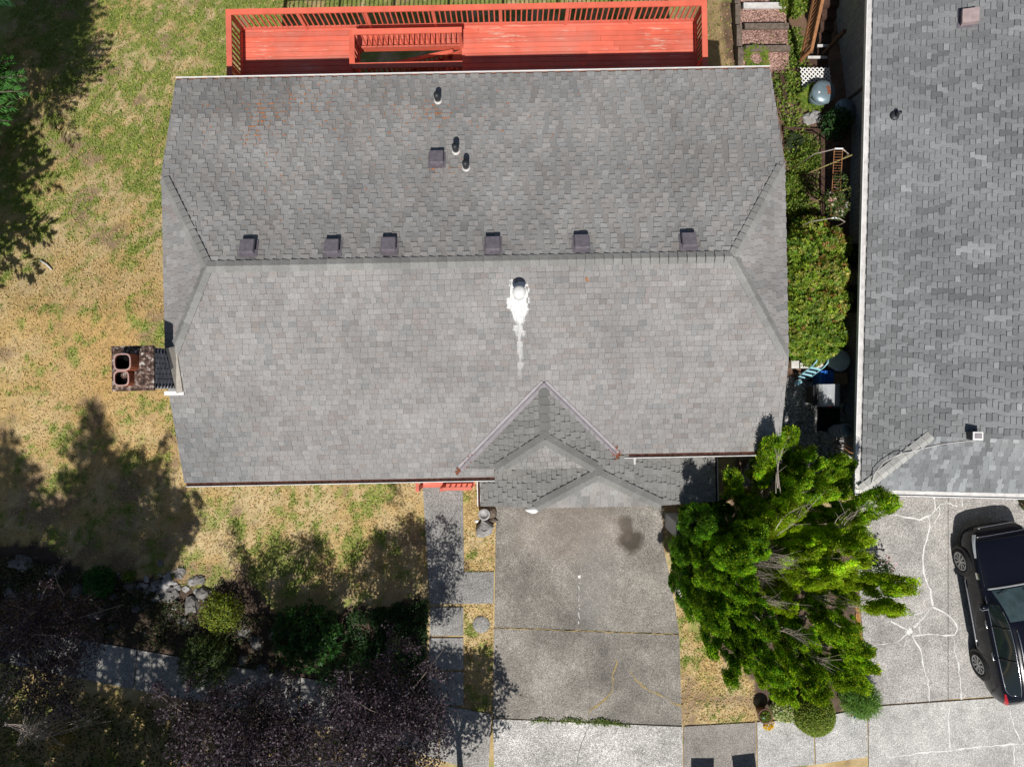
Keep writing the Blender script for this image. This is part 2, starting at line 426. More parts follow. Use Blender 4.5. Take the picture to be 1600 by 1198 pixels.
# weeds and dry growth in the driveway joints
M_SOILJ = plain('joint_soil', (.32, .245, .12), .95, 0, .1, .5, 20)
M_HAIR = plain('hairline_crack', (.09, .085, .08), .95, 0, .1, .3, 20)
dr = bpy.data.objects['driveway']; ap = bpy.data.objects['driveway_apron']
for l, wd in [([(963, 1028), (958, 1055), (955, 1078), (938, 1096), (918, 1112)], .085), ([(985, 1050), (1005, 1072), (1040, 1090), (1064, 1102)], .085), ([(772, 979.5), (1061, 990.5)], .045)]:
    ribbon(l, wd, dr, 'joint_soil', M_SOILJ, .0325, .05 if wd > .06 else .02)
for l in [([(846, 1050), (848, 1095), (852, 1118)]), ([(922, 1050), (920, 1110)]), ([(905, 880), (902, 930), (906, 980)])]:
    ribbon(l, .014, dr, 'hairline_crack', M_HAIR, .0322, .012)
ribbon([(922, 1130), (908, 1160), (900, 1198), (898, 1230)], .022, ap, 'hairline_crack', M_HAIR, .0322, .02)
for a_, b_ in ((898, 902), (909, 911), (915, 921), (924, 926), (930, 938), (942, 946), (949, 951), (955, 966), (970, 973)):
    ribbon([(904.5+U(-1, 1), a_), (904.5+U(-1, 1), b_)], U(.02, .035), dr, 'white_drip', M_CRACK, .0335, .01)
MB().prism([(P(905, 900).x+r*math.cos(k*.9), P(905, 900).y+r*math.sin(k*.9)) for k, r in enumerate((.04, .06, .035, .055, .04, .06, .045))], .01, .0338).build('white_drip', M_CRACK, dr)
# gravel side yard
M_GRAVEL = aggregate('gravel', (.20, .195, .19), (.42, .41, .40), 30, .2)
t = MB().prism(px_poly([(1228, 590), (1330, 575), (1345, 760), (1150, 760), (1180, 700)]), -.1, .012)
tag(t.build('gravel_yard', M_GRAVEL), 'grey gravel side yard between the two houses', None, None, 'structure')
# ------------------------------------------------------------------ shingle roofs
def clip_poly(sub, cl):
    """Sutherland-Hodgman, cl convex CCW"""
    out = sub
    n = len(cl)
    for i in range(n):
        ax, ay = cl[i]; bx, by = cl[(i+1) % n]; ex, ey = bx-ax, by-ay
        inp = out; out = []
        if not inp: return []
        for k in range(len(inp)):
            p = inp[k]; q = inp[k-1]
            dp = ex*(p[1]-ay)-ey*(p[0]-ax); dq = ex*(q[1]-ay)-ey*(q[0]-ax)
            if dp >= 0:
                if dq < 0:
                    f = dq/(dq-dp); out.append((q[0]+(p[0]-q[0])*f, q[1]+(p[1]-q[1])*f))
                out.append(p)
            elif dq >= 0:
                f = dq/(dq-dp); out.append((q[0]+(p[0]-q[0])*f, q[1]+(p[1]-q[1])*f))
    r = []
    for p in out:
        if not r or abs(p[0]-r[-1][0])+abs(p[1]-r[-1][1]) > 1e-4: r.append(p)
    if len(r) > 1 and abs(r[0][0]-r[-1][0])+abs(r[0][1]-r[-1][1]) < 1e-4: r.pop()
    return r if len(r) > 2 else []
def pn(pts):
    n = (pts[1]-pts[0]).cross(pts[2]-pts[0]).normalized()
    return n if n.z > 0 else -n
class Roof:
    def __init__(s): s.cells = []
    def plane(s, polys, tone, expo=.127, tooth=(.13, .215), gap=(.11, .19), th=(.021, .029), skip=None, lim=None, inherit=True, joint=.0015, tg=-.003):
        polys = [[Vector(p) for p in q] for q in polys]
        n = pn(polys[0]); sx = n.cross(Vector((0, 0, 1))).normalized(); tx = n.cross(sx)
        if tx.z < 0: tx = -tx
        if sx.cross(tx).dot(n) < 0: sx = -sx
        o = max((p for q in polys for p in q), key=lambda p: p.z)
        P2 = []
        for q in polys:
            c2 = [((p-o).dot(sx), (p-o).dot(tx)) for p in q]
            ar = sum(c2[i][0]*c2[(i+1) % len(c2)][1]-c2[(i+1) % len(c2)][0]*c2[i][1] for i in range(len(c2)))
            P2.append(c2 if ar > 0 else c2[::-1])
        s0 = min(c[0] for q in P2 for c in q); s1 = max(c[0] for q in P2 for c in q)
        t0 = min(c[1] for q in P2 for c in q); t1 = max(c[1] for q in P2 for c in q)
        k = int(math.floor((t0)/expo)); prev = []; cur = []
        while k*expo < t1:
            ta, tb = k*expo, (k+1)*expo; a = s0-U(0, .4); k += 1; too = U(0, 1) < .5; prev, cur = cur, []
            while a < s1:
                wd = U(*tooth) if too else U(*gap)
                h0 = U(*th) if too else .0035
                j = U(-.004, .004) if too else 0
                cell = [(a+joint, ta+j+tg), (a+wd-joint, ta+j+tg), (a+wd-joint, tb+.003-tg), (a+joint, tb+.003-tg)]
                cx, cy = a+wd/2, (ta+tb)/2; a += wd; too = not too
                cw = o+sx*cx+tx*cy
                if lim and not lim(cw): continue
                if skip and skip(cw): continue
                col = tone(cw, not too)
                if too and inherit:                         # gap: shows the same layer as the tab below it
                    for (pa, pb, pc) in prev:
                        if pa <= cx < pb: col = tuple(q*1.0 for q in pc); break
                cur.append((a-wd, a, col))
                for q in P2:
                    if cx+wd < min(c[0] for c in q) or cx-wd > max(c[0] for c in q): continue
                    r = clip_poly(cell, q)
                    if not r: continue
                    m = len(r); top = []; bot = []
                    for (x, y) in r:
                        h = h0+(.002-h0)*min(1, max(0, (y-ta)/expo))
                        b = o+sx*x+tx*y; top.append(b+n*(h+.004)); bot.append(b-n*.009)
                    fs = [tuple(range(m))]+[(i+m, (i+1) % m+m, (i+1) % m, i) for i in range(m)]
                    s.cells.append((top+bot, fs, col, cw, m == 4 and too is False))
        s.n = n
    def emit(s, root, mat, camloc, name='shingle', count=300):
        def key(c): return (c[3]-camloc).length
        cand = [c for c in s.cells if c[4]]; cand.sort(key=key)
        solo = set(id(c) for c in cand[:count])
        mb = MB()
        for c in s.cells:
            if id(c) in solo:
                ctr = sum(c[0], Vector())/len(c[0])
                MB().add([v-ctr for v in c[0]], c[1], c[2]).build(name, mat, root, ctr)
            else: mb.add(c[0], c[1], c[2])
        o = mb.build('shingle_courses', mat, root); o['kind'] = 'stuff'
def deck_solid(polys, th, name, mat, root, drop=.012):
    for q in polys:
        q = [Vector(p)-Vector((0, 0, drop)) for p in q]; n = len(q)
        if (q[1]-q[0]).cross(q[2]-q[0]).z < 0: q.reverse()
        b = [p-Vector((0, 0, th)) for p in q]
        MB().add(q+b, [tuple(range(n)), tuple(range(2*n-1, n-1, -1))]+[(i, i+n, (i+1) % n+n, (i+1) % n) for i in range(n)]).build(name, mat, root)
def shingle_mat(name, streak=None):
    t = NT(name)
    c = t.mix(t.attr(), t.g(t.noise(60, 3, .8), .62, 1.42, .3, .7))
    c = t.mix(c, t.g(t.noise(.7, 4, .6), .86, 1.1, .32, .68))
    if streak:                                             # white paint run below the furnace vent
        obj, u0, v0 = streak
        tc = t.n('ShaderNodeTexCoord'); tc.object = obj
        sp = t.n('ShaderNodeSeparateXYZ'); t.l(tc.outputs['Object'], sp.inputs[0])
        dv = t.math('SUBTRACT', v0, sp.outputs[1])          # distance down the slope
        dv = t.math('ADD', dv, t.math('MULTIPLY', t.math('SUBTRACT', t.noise(9, 3), .5), .35))
        du = t.math('ABSOLUTE', t.math('ADD', t.math('SUBTRACT', sp.outputs[0], u0), t.math('MULTIPLY', t.math('SUBTRACT', t.noise(4, 4), .5), .16)))
        cv_ = t.n('ShaderNodeCombineXYZ'); t.l(t.math('FLOOR', t.math('MULTIPLY', sp.outputs[0], 7.5)), cv_.inputs[0]); t.l(t.math('FLOOR', t.math('DIVIDE', t.math('SUBTRACT', v0, sp.outputs[1]), .1211)), cv_.inputs[1])
        wn = t.n('ShaderNodeTexWhiteNoise'); t.l(cv_.outputs[0], wn.inputs['Vector'])
        du = t.math('ADD', du, t.math('MULTIPLY', t.math('SUBTRACT', wn.outputs['Value'], .5), .10))
        wid = t.ramp(t.math('DIVIDE', dv, 2.2, True), [(0, (.19,)*3), (.08, (.24,)*3), (.27, (.25,)*3), (.36, (.15,)*3), (.55, (.10,)*3), (.85, (.07,)*3), (1, (.0,)*3)])
        k = t.math('MULTIPLY', t.math('SUBTRACT', wid, du), 22, True)
        k2 = t.math('MULTIPLY', k, t.ramp(t.math('DIVIDE', dv, 2.2, True), [(0, (0,)*3), (.02, (1,)*3), (.34, (1,)*3), (.45, (.62,)*3), (.85, (.36,)*3), (1, (.0,)*3)]))
        c = t.mix(c, (.70, .70, .69), k2, 'MIX')
    t.bump(t.noise(140, 2), .25, .004)
    return t.fin(c, .92, 0, .15)
def clampc(c): return tuple(max(.01, min(.9, q)) for q in c)

# ------------------------------------------------------------------ the house
TH = rad(1.1)
house = thing('house', (0, 0, 0), 'low grey shingled house with clipped gable ends and a brick chimney', 'house', None, TH)
def L(px, py, z):
    p = P(px, py, z); c, s = math.cos(TH), math.sin(TH)
    return Vector((p.x*c+p.y*s, -p.x*s+p.y*c, z))
p_ = .316; uL, uR, vN, vS1, vS2, vr, zr = -8.07, 6.45, 7.56, -2.27, -1.75, 2.72, 4.73
rl, rr, hv = -6.72, 4.97, 2.33; zh = zr-p_*hv
zN = lambda v: zr-p_*(v-vr)
zS = lambda v: zr-p_*(vr-v)
ua, za = .75, 3.87
zE = lambda u: za-p_*(u-ua)
zW = lambda u: za-p_*(ua-u)
ub = 2.02; zb = zE(ub)
zWb = lambda u: zb-p_*(ub-u)
polN = [[(uL, vN, zN(vN)), (uR, vN, zN(vN)), (uR, vr+hv, zh), (rr, vr, zr), (rl, vr, zr), (uL, vr+hv, zh)]]
polS = [[(uL, vS2, zS(vS2)), (uR, vS2, zS(vS2)), (uR, vr-hv, zh), (rr, vr, zr), (rl, vr, zr), (uL, vr-hv, zh)],
        [(uL, vS1, zS(vS1)), (-.47, vS1, zS(vS1)), (-.47, vS2, zS(vS2)), (uL, vS2, zS(vS2))]]
polHW = [[(uL, vr+hv, zh), (rl, vr, zr), (uL, vr-hv, zh)]]
polHE = [[(uR, vr-hv, zh), (rr, vr, zr), (uR, vr+hv, zh)]]
vA1, vA2, ual, uar = -1.31, -2.05, -.40, 1.95
vv = lambda u: vr-(zr-zW(u))/p_                              # valley line v(u) on the west side
vve = lambda u: vr-(zr-zE(u))/p_
va0 = vr-(zr-za)/p_
uwl = ua-(va0-vA2)                                           # where the valley meets the rake line
polAW = [[(ua, va0, za), (uwl, vA2, zW(uwl)), (ual, vA2, zW(ual)), (ua, vA1, za)]]
zt = zW(ual)
polAT = [[(ual, vA2, zt), (uar, vA2, zt), (ua, vA1, za)]]
vE = vve(2.5)
uG, vF = 5.12, -3.09
vB1, vB2, ubl, ubr = -2.22, -3.06, .53, 3.62
polAE = [[(ua, va0, za), (ua, vA1, za), (uar, vA2, zE(uar)), (2.5, vE, zE(2.5))],
         [(2.5, vE, zE(2.5)), (uar, vA2, zE(uar)), (ub, vA2, zE(ub)), (ub, vB1, zb), (ubr, vF, zE(ubr)), (uG, vF, zE(uG)), (uG, vE+.2, zE(uG)), (2.5, vE+.2, zE(2.5))]]
# second polygon is split to stay convex
polAE = [polAE[0], [(2.5, vE, zE(2.5)), (uar, vA2, zE(uar)), (ub, vB1, zb), (ubr, vF, zE(ubr))],
         [(2.5, vE+.25, zE(2.5)), (2.5, vE, zE(2.5)), (ubr, vF, zE(ubr)), (uG, vF, zE(uG)), (uG, vE+.25, zE(uG))]]
uGw = -.85
zbt = zWb(ubl)
polBW = [[(uGw, vF, zWb(uGw)), (ubl, vF, zbt), (ub, vB1, zb), (ub, vA2+.25, zb), (uGw, vA2+.25, zWb(uGw))]]
polBT = [[(ubl, vB2-.03, zbt), (ubr, vB2-.03, zE(ubr)), (ub, vB1, zb)]]
VENTS = [(386, 387), (518, 387), (607, 384), (770, 383), (909, 380), (1077, 377), (682, 248)]
VL = []
for a, b in VENTS:
    z = 4.4
    for _ in range(6): q = L(a, b, z+.14); z = zN(q.y)
    VL.append(Vector((q.x, q.y, z)))
def toneN(c, tooth):
    k = .235*(1+random.gauss(0, .065))
    k *= .88+.24*float(fbm(c.x, c.y, .6, 3))
    for v in VL[:6]:                                        # shingle tone darkens around the ridge vents
        d = math.hypot((c.x-v.x)/.36, (c.y-v.y+.08)/.36)
        k *= 1-.62*max(0, 1-d/1.15)
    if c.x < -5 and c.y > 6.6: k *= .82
    w_ = U(-.004, .012)
    return clampc((k+w_, k*.985, k*.96-w_*.5))
def toneS(c, tooth):
    r = random.random(); f = float(fbm(c.x*1.6, c.y*.9, 1.1, 8))
    k = .262*(1+random.gauss(0, .055))
    k *= .90+.20*f
    br = .0
    if r < .22: k *= .90; br = U(.0, .016)
    elif r < .30: k *= .88; br = -.006
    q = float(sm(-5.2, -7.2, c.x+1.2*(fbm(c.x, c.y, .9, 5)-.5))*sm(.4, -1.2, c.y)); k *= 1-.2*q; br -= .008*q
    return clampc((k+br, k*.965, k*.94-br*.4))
def toneA(c, tooth):
    k = .205*(1+random.gauss(0, .06)); return clampc((k*1.02, k, k*.95))
def toneAT(c, tooth):
    k = .235*(1+random.gauss(0, .09)); br = U(-.004, .012); return clampc((k+br, k*.985, k*.95-br*.4))
VENTF = None
z = 4.4
for _ in range(6): q = L(811, 458, z+.3); z = zS(q.y)
VENTF = Vector((q.x, q.y, z))
M_SH = shingle_mat('grey_shingle', (house, VENTF.x, VENTF.y+.30))
M_DECK = plain('roof_sheathing', (.035, .034, .033), .95, 0, .1, .2, 5)
M_FASC = plain('fascia', (.36, .34, .33), .7, 0, .3, .2, 5)
deck_solid(polN+polS+polHW+polHE+polAW+polAT+polAE+polBW+polBT, .13, 'roof_deck', M_DECK, house)
R = Roof(); camL = Vector((0, 0, H))
R.plane(polN, toneN)
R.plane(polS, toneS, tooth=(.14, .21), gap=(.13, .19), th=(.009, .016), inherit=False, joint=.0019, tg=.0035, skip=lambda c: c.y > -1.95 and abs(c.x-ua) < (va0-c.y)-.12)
R.plane(polHW, toneS, th=(.012, .018), joint=.003); R.plane(polHE, toneS, th=(.015, .022), joint=.003)
R.plane(polAW, toneA, th=(.024, .032), joint=.004, tg=.005); R.plane(polAT, toneAT, th=(.006, .01), joint=.003, tg=.004); R.plane(polAE, toneA, tooth=(.14, .23), gap=(.13, .21), th=(.034, .046), joint=.004, tg=.006); R.plane(polBW, toneA, tooth=(.14, .23), gap=(.13, .21), th=(.034, .046), joint=.004, tg=.006); R.plane(polBT, toneAT, th=(.006, .01))
R.emit(house, M_SH, camL)
def caps(root, p0, p1, nA, nB, step, mat, name='ridge_cap', wd=.125, shade=None, edge=False):
    """overlapping cap pieces; p0 is the lower / starting end"""
    p0, p1 = Vector(p0), Vector(p1); t = (p1-p0); Ln = t.length; t.normalize(); n = max(1, round(Ln/step)); st = Ln/n
    sa = nA.cross(t).normalized(); sb = t.cross(nB).normalized()
    up = (nA+nB).normalized()
    if sa.dot(nB) > 0: sa = -sa
    if sb.dot(nA) > 0: sb = -sb
    def mk():
        vs_ = []
        for (d, h) in ((0, .058), (st*.965, .022)):
            for lift in (h, h-.02):
                vs_ += [t*d+sa*wd+nA*lift, t*d+up*(lift+.026), t*d+sb*wd+nB*lift]
        fs = [(0, 1, 7, 6), (1, 2, 8, 7), (3, 9, 10, 4), (4, 10, 11, 5), (0, 3, 4, 1), (1, 4, 5, 2), (0, 6, 9, 3), (2, 5, 11, 8), (6, 7, 10, 9), (7, 8, 11, 10)]
        k = U(.20, .255) if shade is None else U(*shade)
        return MB().add(vs_, fs, clampc((k*1.0, k*.99, k*.94))).mesh(name, mat)
    ms = [mk() for _ in range(5)]
    for i in range(n):
        if i == 0 and name == 'ridge_cap' and edge: continue
        link(name, random.choice(ms), None, root, p0+t*st*i)
nN, nS = pn([Vector(p) for p in polN[0]]), pn([Vector(p) for p in polS[0]])
nW, nE = pn([Vector(p) for p in polHW[0]]), pn([Vector(p) for p in polHE[0]])
nAW, nAE, nAT, nBT = [pn([Vector(p) for p in q[0]]) for q in (polAW, polAE, polAT, polBT)]
caps(house, (rl, vr, zr), (rr, vr, zr), nN, nS, .205, M_SH)
for end, nh in (((rl, vr, zr), nW), ((rr, vr, zr), nE)):
    ue = uL if nh is nW else uR
    caps(house, (ue, vr+hv, zh), end, nN, nh, .2, M_SH, edge=True); caps(house, (ue, vr-hv, zh), end, nS, nh, .2, M_SH, edge=True)
caps(house, (ua, vA1, za), (ua, va0-.12, za), nAW, nAE, .2, M_SH, shade=(.17, .21))
caps(house, (ual, vA2, zt), (ua, vA1, za), nAW, nAT, .2, M_SH, wd=.14, shade=(.17, .21)); caps(house, (uar, vA2, zE(uar)), (ua, vA1, za), nAE, nAT, .2, M_SH, wd=.14, shade=(.17, .21))
caps(house, (ubl, vB2, zbt), (ub, vB1, zb), nAW, nBT, .2, M_SH, wd=.14, shade=(.17, .21)); caps(house, (ubr, vB2, zE(ubr)), (ub, vB1, zb), nAE, nBT, .2, M_SH, wd=.14, shade=(.17, .21))
caps(house, (ub, vB1, zb), (ub, vA2+.05, zb), nAW, nAE, .2, M_SH, shade=(.17, .21))
# valley flashing: raised folded metal, with rust coloured debris at the feet
def valley(a, b, nA_, nB_):
    a, b = Vector(a), Vector(b); t = (b-a).normalized()
    for nn, s_ in ((nA_, 1), (nB_, -1)):
        sd_ = nn.cross(t).normalized()
        if (sd_.dot(nA_ if nn is nB_ else nB_)) < 0: sd_ = -sd_
        w0, w1 = .024, .095
        vs_ = [a+sd_*w0+nn*.035, a+sd_*w1+nn*.028, b+sd_*w1+nn*.028, b+sd_*w0+nn*.035]
        vs_ += [v-nn*.022 for v in vs_]
        MB().add(vs_, [(0, 1, 2, 3), (7, 6, 5, 4), (0, 4, 5, 1), (1, 5, 6, 2), (2, 6, 7, 3), (3, 7, 4, 0)]).build('valley_flashing', M_FLASH, house)
    MB().bar(a+Vector((0, 0, .046)), b+Vector((0, 0, .046)), 0.03, .03).build('valley_seam', M_VENT, house)
valley((ua, va0, za), (uwl, vA2, zW(uwl)), nAW, nS); valley((ua, va0, za), (2.5, vE, zE(2.5)), nAE, nS)
def debris(pts, n, spread, mat, name, parent, zf, size=(.012, .035)):
    mb = MB()
    for _ in range(n):
        i = random.randrange(len(pts)-1); q = Vector(pts[i]).lerp(Vector(pts[i+1]), random.random())
        q = q+Vector((random.gauss(0, spread), random.gauss(0, spread), 0)); q.z = zf(q)+.024
        a = U(*size); mb.box(q, (a*U(.7, 2.2), a, .014), U(0, 3))
    o = mb.build(name, mat, parent); o['kind'] = 'stuff'; return o
def zroofA(q):
    return max(zS(q.y), zW(q.x) if q.y > vA2 else -9) if q.x < ua else max(zS(q.y) if q.y > vS2 else -9, zE(q.x))
wv = lambda f: Vector((ua+(uwl-ua)*f, va0+(vA2-va0)*f, 0)); we = lambda f: Vector((ua+(2.5-ua)*f, va0+(vE-va0)*f, 0))
debris([wv(.80), wv(1.05)], 170, .03, M_RUST, 'rust_debris', house, zroofA); debris([we(.92), we(1.03)], 110, .05, M_RUST, 'rust_debris', house, zroofA)
# gutters: folded trough with pale lip and a bed of debris
def gutter(a, b, out, root, wd=.125, ht=.11, mat=M_OFFW, bed=M_GUTIN, name='gutter'):
    a, b, out = Vector(a), Vector(b), Vector(out).normalized()
    pr = [(0, -.01), (0, -ht), (wd, -ht), (wd, 0), (wd-.022, 0), (wd-.022, -ht+.012), (.012, -ht+.012), (.012, -.01)]
    vs_ = []
    for e in (a, b):
        for (o_, z_) in pr: vs_.append(e+out*o_+Vector((0, 0, z_)))
    n = len(pr); fs = [(i, (i+1) % n, n+(i+1) % n, n+i) for i in range(n)]+[tuple(range(n-1, -1, -1)), tuple(range(n, 2*n))]
    g = MB().add(vs_, fs).build(name, mat, root)
    c = a+out*(.012), b+out*(.012)
    vs_ = []
    for e in (a, b):
        for (o_, z_) in ((.013, -ht+.014), (wd-.023, -ht+.014), (wd-.023, -.045), (.013, -.03)): vs_.append(e+out*o_+Vector((0, 0, z_)))
    MB().add(vs_, [(0, 1, 5, 4), (1, 2, 6, 5), (2, 3, 7, 6), (3, 0, 4, 7), (3, 2, 1, 0), (4, 5, 6, 7)]).build('gutter_bed', bed, g)
    return g
e = .03
gutter((uL-.02, vN, zN(vN)-e), (uR+.02, vN, zN(vN)-e), (0, 1, 0), house, mat=M_WHITE, wd=.095, bed=M_RUST)
gutter((uL+.02, vS1, zS(vS1)-e), (-.47, vS1, zS(vS1)-e), (0, -1, 0), house, wd=.12, mat=M_OFFW)
gutter((2.52, vS2, zS(vS2)-e), (uR, vS2, zS(vS2)-e), (0, -1, 0), house, mat=M_OFFW)
gutter((uG, vF, zE(uG)-e), (uG, vS2+.1, zE(uG)-e), (1, 0, 0), house, wd=.09); gutter((uGw, vF, zWb(uGw)-e), (uGw, vS1-.02, zWb(uGw)-e), (-1, 0, 0), house, wd=.09, mat=M_WHITE)
q = L(991, 716, 3.17)
MB().box((q.x, q.y, 3.2), (.05, .26, .05)).box((q.x, q.y-.12, 3.14), (.05, .05, .14)).build('downspout', M_OFFW, house)
# walls under the eaves
def wallbox(u0, u1, v0, v1, z0, z1, root=None, mat=M_WALL):
    return MB().box(((u0+u1)/2, (v0+v1)/2, (z0+z1)/2), (u1-u0, v1-v0, z1-z0)).build('wall', mat, root or house)
wallbox(-7.62, 6.0, -1.35, 7.1, -3.2, 3.05); wallbox(-.4, 4.7, -2.55, -1.36, -.3, 2.42)
wallbox(-.4, 4.7, -2.54, -1.36, 2.42, 2.6) if False else None
g = MB().box((2.15, -2.57, 1.06), (4.6, .05, 2.05)).build('garage_door', M_OFFW, house)
for i in range(4):
    for j in range(4): MB().box((.45+1.13*j, -2.605, .3+.5*i), (.95, .02, .36)).build('door_panel', M_WHITE, g)
for u in (-6.2, -3.6):
    f = MB().box((u, -1.37, 1.9), (1.5, .06, 1.2)).build('window', M_WHITE, house); MB().box((u, -1.41, 1.9), (1.34, .03, 1.04)).build('pane', M_GLASSD, f)
for u in (-6, -3, 1, 4):
    f = MB().box((u, 7.12, 1.9), (1.5, .06, 1.2)).build('window', M_WHITE, house); MB().box((u, 7.16, 1.9), (1.34, .03, 1.04)).build('pane', M_GLASSD, f)
# box vents
for i, v in enumerate(VL):
    rot = Matrix.Rotation(math.atan(-p_), 3, 'X')
    b = MB().box((0, 0, 0), (.40, .42, .008), M=rot).build('box_vent', M_VENT, house, v+Vector((0, 0, .03)))
    h_ = MB(); s0, s1 = .165, .15
    for (z0, z1, w0, w1) in ((.0, .12, .135, .135), (.12, .165, .165, .15)):
        vs_ = [(-w0, -w0, z0), (w0, -w0, z0), (w0, w0, z0), (-w0, w0, z0), (-w1, -w1, z1), (w1, -w1, z1), (w1, w1, z1), (-w1, w1, z1)]
        h_.add([rot @ Vector(q) for q in vs_], [(3, 2, 1, 0), (4, 5, 6, 7), (0, 1, 5, 4), (1, 2, 6, 5), (2, 3, 7, 6), (3, 0, 4, 7)])
    h_.build('vent_hood', M_VENT, b)
# plumbing pipes with white flashing
for a, b in ((684, 155), (712, 234), (728, 260)):
    z = 4.0
    for _ in range(6): q = L(a, b, z+.1); z = zN(q.y)
    rot = Matrix.Rotation(math.atan(-p_), 3, 'X')
    fl = MB()
    vs_ = []; n = 16
    for r, zz_ in ((.100, .0), (.097, .012), (.08, .03), (.078, .05)):
        for k in range(n): vs_.append(rot @ Vector((r*math.cos(k*2*math.pi/n), r*1.25*math.sin(k*2*math.pi/n), zz_)))
    fs = [(i*n+k, i*n+(k+1) % n, (i+1)*n+(k+1) % n, (i+1)*n+k) for i in range(3) for k in range(n)]+[tuple(3*n+k for k in range(n))]
    f = fl.add(vs_, fs).build('pipe_flashing', M_OFFW, house, Vector((q.x, q.y, z+.025)))
    MB().tube([(0, 0, 0), (0, 0, .36)], .072, 14).build('vent_pipe', M_PIPE, f)
# white furnace vent
rot = Matrix.Rotation(math.atan(p_), 3, 'X')
f = MB().box((0, -.04, 0), (.30, .34, .008), M=rot).build('furnace_flashing', M_LEAD, house, VENTF+Vector((0, 0, .034)))
MB().lathe((0, 0, 0), [(.13, 0), (.10, .08), (.085, .1), (.085, .36), (.12, .37)], 20).build('furnace_pipe', M_LEAD, f)
MB().lathe((0, 0, 0), [(.125, .40), (.15, .42), (.15, .47), (.09, .52), (.0, .535)], 20).build('furnace_cap', M_LEAD, f)
for k in range(3):
    a = k*2.1; MB().bar((.11*math.cos(a), .11*math.sin(a), .36), (.11*math.cos(a), .11*math.sin(a), .42), .015, .015).build('cap_strut', M_LEAD, f)
# moss and orange needles caught in the shingle joints
mb = MB()
def zroofN(q): return zN(q.y)
CL = [(L(a, b, 4).x, L(a, b, 4).y, n, s) for a, b, n, s in ((400, 160, 60, .25), (450, 140, 60, .35), (382, 205, 36, .16), (395, 180, 40, .2), (670, 158, 36, .16), (690, 165, 20, .15), (520, 150, 40, .5), (480, 190, 36, .6), (590, 170, 30, .5), (640, 180, 24, .3), (620, 260, 20, .5), (745, 170, 26, .4), (800, 170, 20, .6), (682, 262, 22, .1), (715, 250, 14, .15), (440, 300, 20, .7), (900, 160, 10, .7), (325, 180, 14, .4))]
for (cx, cy, n, s) in CL:
    for _ in range(int(n*1.7)):
        u, v = random.gauss(cx, s), random.gauss(cy, s)
        if v > 7.5 or u < uL+.1: continue
        k = round((math.hypot(v-vr, zN(v)-zr))/.127)*.127; v = vr+k*math.cos(math.atan(p_))+U(-.008, .02)
        mb.box((u, v, zN(v)+.016), (U(.012, .06), U(.008, .02), .014), U(-.5, .5) if random.random() < .7 else 1.5)
mb.build('moss_debris', plain('orange_moss', (.42, .17, .07), .95, 0, .1, .5, 30), house)['kind'] = 'stuff'
q = L(914, 441, 4.2); MB().box((q.x, q.y, zS(q.y)+.03), (.05, .10, .02), .3).build('dead_leaf', M_WOODR, house)
# chimney: individual bricks, mortar cap and two clay flues
ch_z0, ch_z1 = 3.25, 5.05
c0 = L(176, 543, ch_z1); c1 = L(238.5, 608, ch_z1)
cu0, cu1, cv0, cv1 = c0.x, c1.x, c1.y, c0.y
M_MORT = plain('mortar', (.012, .012, .013), .95, 0, .1, .4, 20)
ch = MB().box(((cu0+cu1)/2, (cv0+cv1)/2, (-1+ch_z1)/2), (cu1-cu0-.05, cv1-cv0-.05, ch_z1-.02+1)).build('chimney', M_MORT, house)
M_BRICK = shaded('dark_brick', .85, .3, 30, .25, 0, .3)
bm_ = []
for _ in range(6):
    k = U(.20, .33); bm_.append(MB().box((0, 0, 0), (.208, .05, .060), col=(k*.97, k*.95, k*1.03)).mesh('brick', M_BRICK))
for face, (ax, ay, nx_, ny_, ln) in enumerate(((cu1, cv0, 1, 0, cv1-cv0), (cu0, cv0, -1, 0, cv1-cv0), (cu0, cv0, 0, -1, cu1-cu0), (cu0, cv1, 0, 1, cu1-cu0))):
    rows = 20 if face != 1 else 14
    n = 4
    for r in range(rows):
        for k in range(n):
            o = (k+.5)*ln/n+(.5*ln/n if r % 2 else 0)
            if o > ln-.02: continue
            x = ax+(0 if nx_ else o); y = ay+(o if nx_ else 0)
            b = link('brick', random.choice(bm_), None, ch, (x-nx_*.034, y-ny_*.034, ch_z1-.13-.074*r))
            b.rotation_euler = (U(-.02, .02), 0, (math.pi/2 if nx_ else 0)+U(-.012, .012))
t = NT('weathered_mortar_cap')
c = t.ramp(t.noise(11, 6, .75), [(.42, (.035, .026, .023)), (.52, (.13, .075, .055)), (.58, (.30, .25, .22)), (.62, (.62, .60, .57)), (.75, (.72, .70, .68))]); t.bump(t.noise(30), .6, .03); M_CAP = t.fin(c, .95, 0, .15)
w2, d2 = (cu1-cu0)/2, (cv1-cv0)/2; cx, cy = (cu0+cu1)/2, (cv0+cv1)/2
mb = MB(); a, b = w2+.03, d2+.03
mb.add([(cx-a, cy-b, ch_z1-.06), (cx+a, cy-b, ch_z1-.06), (cx+a, cy+b, ch_z1-.06), (cx-a, cy+b, ch_z1-.06), (cx-a, cy-b, ch_z1), (cx+a, cy-b, ch_z1), (cx+a, cy+b, ch_z1), (cx-a, cy+b, ch_z1), (cx-.28, cy-.34, ch_z1+.09), (cx+.22, cy-.34, ch_z1+.09), (cx+.22, cy+.34, ch_z1+.09), (cx-.28, cy+.34, ch_z1+.09)],
    [(3, 2, 1, 0), (0, 1, 5, 4), (1, 2, 6, 5), (2, 3, 7, 6), (3, 0, 4, 7), (4, 5, 9, 8), (5, 6, 10, 9), (6, 7, 11, 10), (7, 4, 8, 11), (8, 9, 10, 11)])
mb.build('mortar_cap', M_CAP, ch)
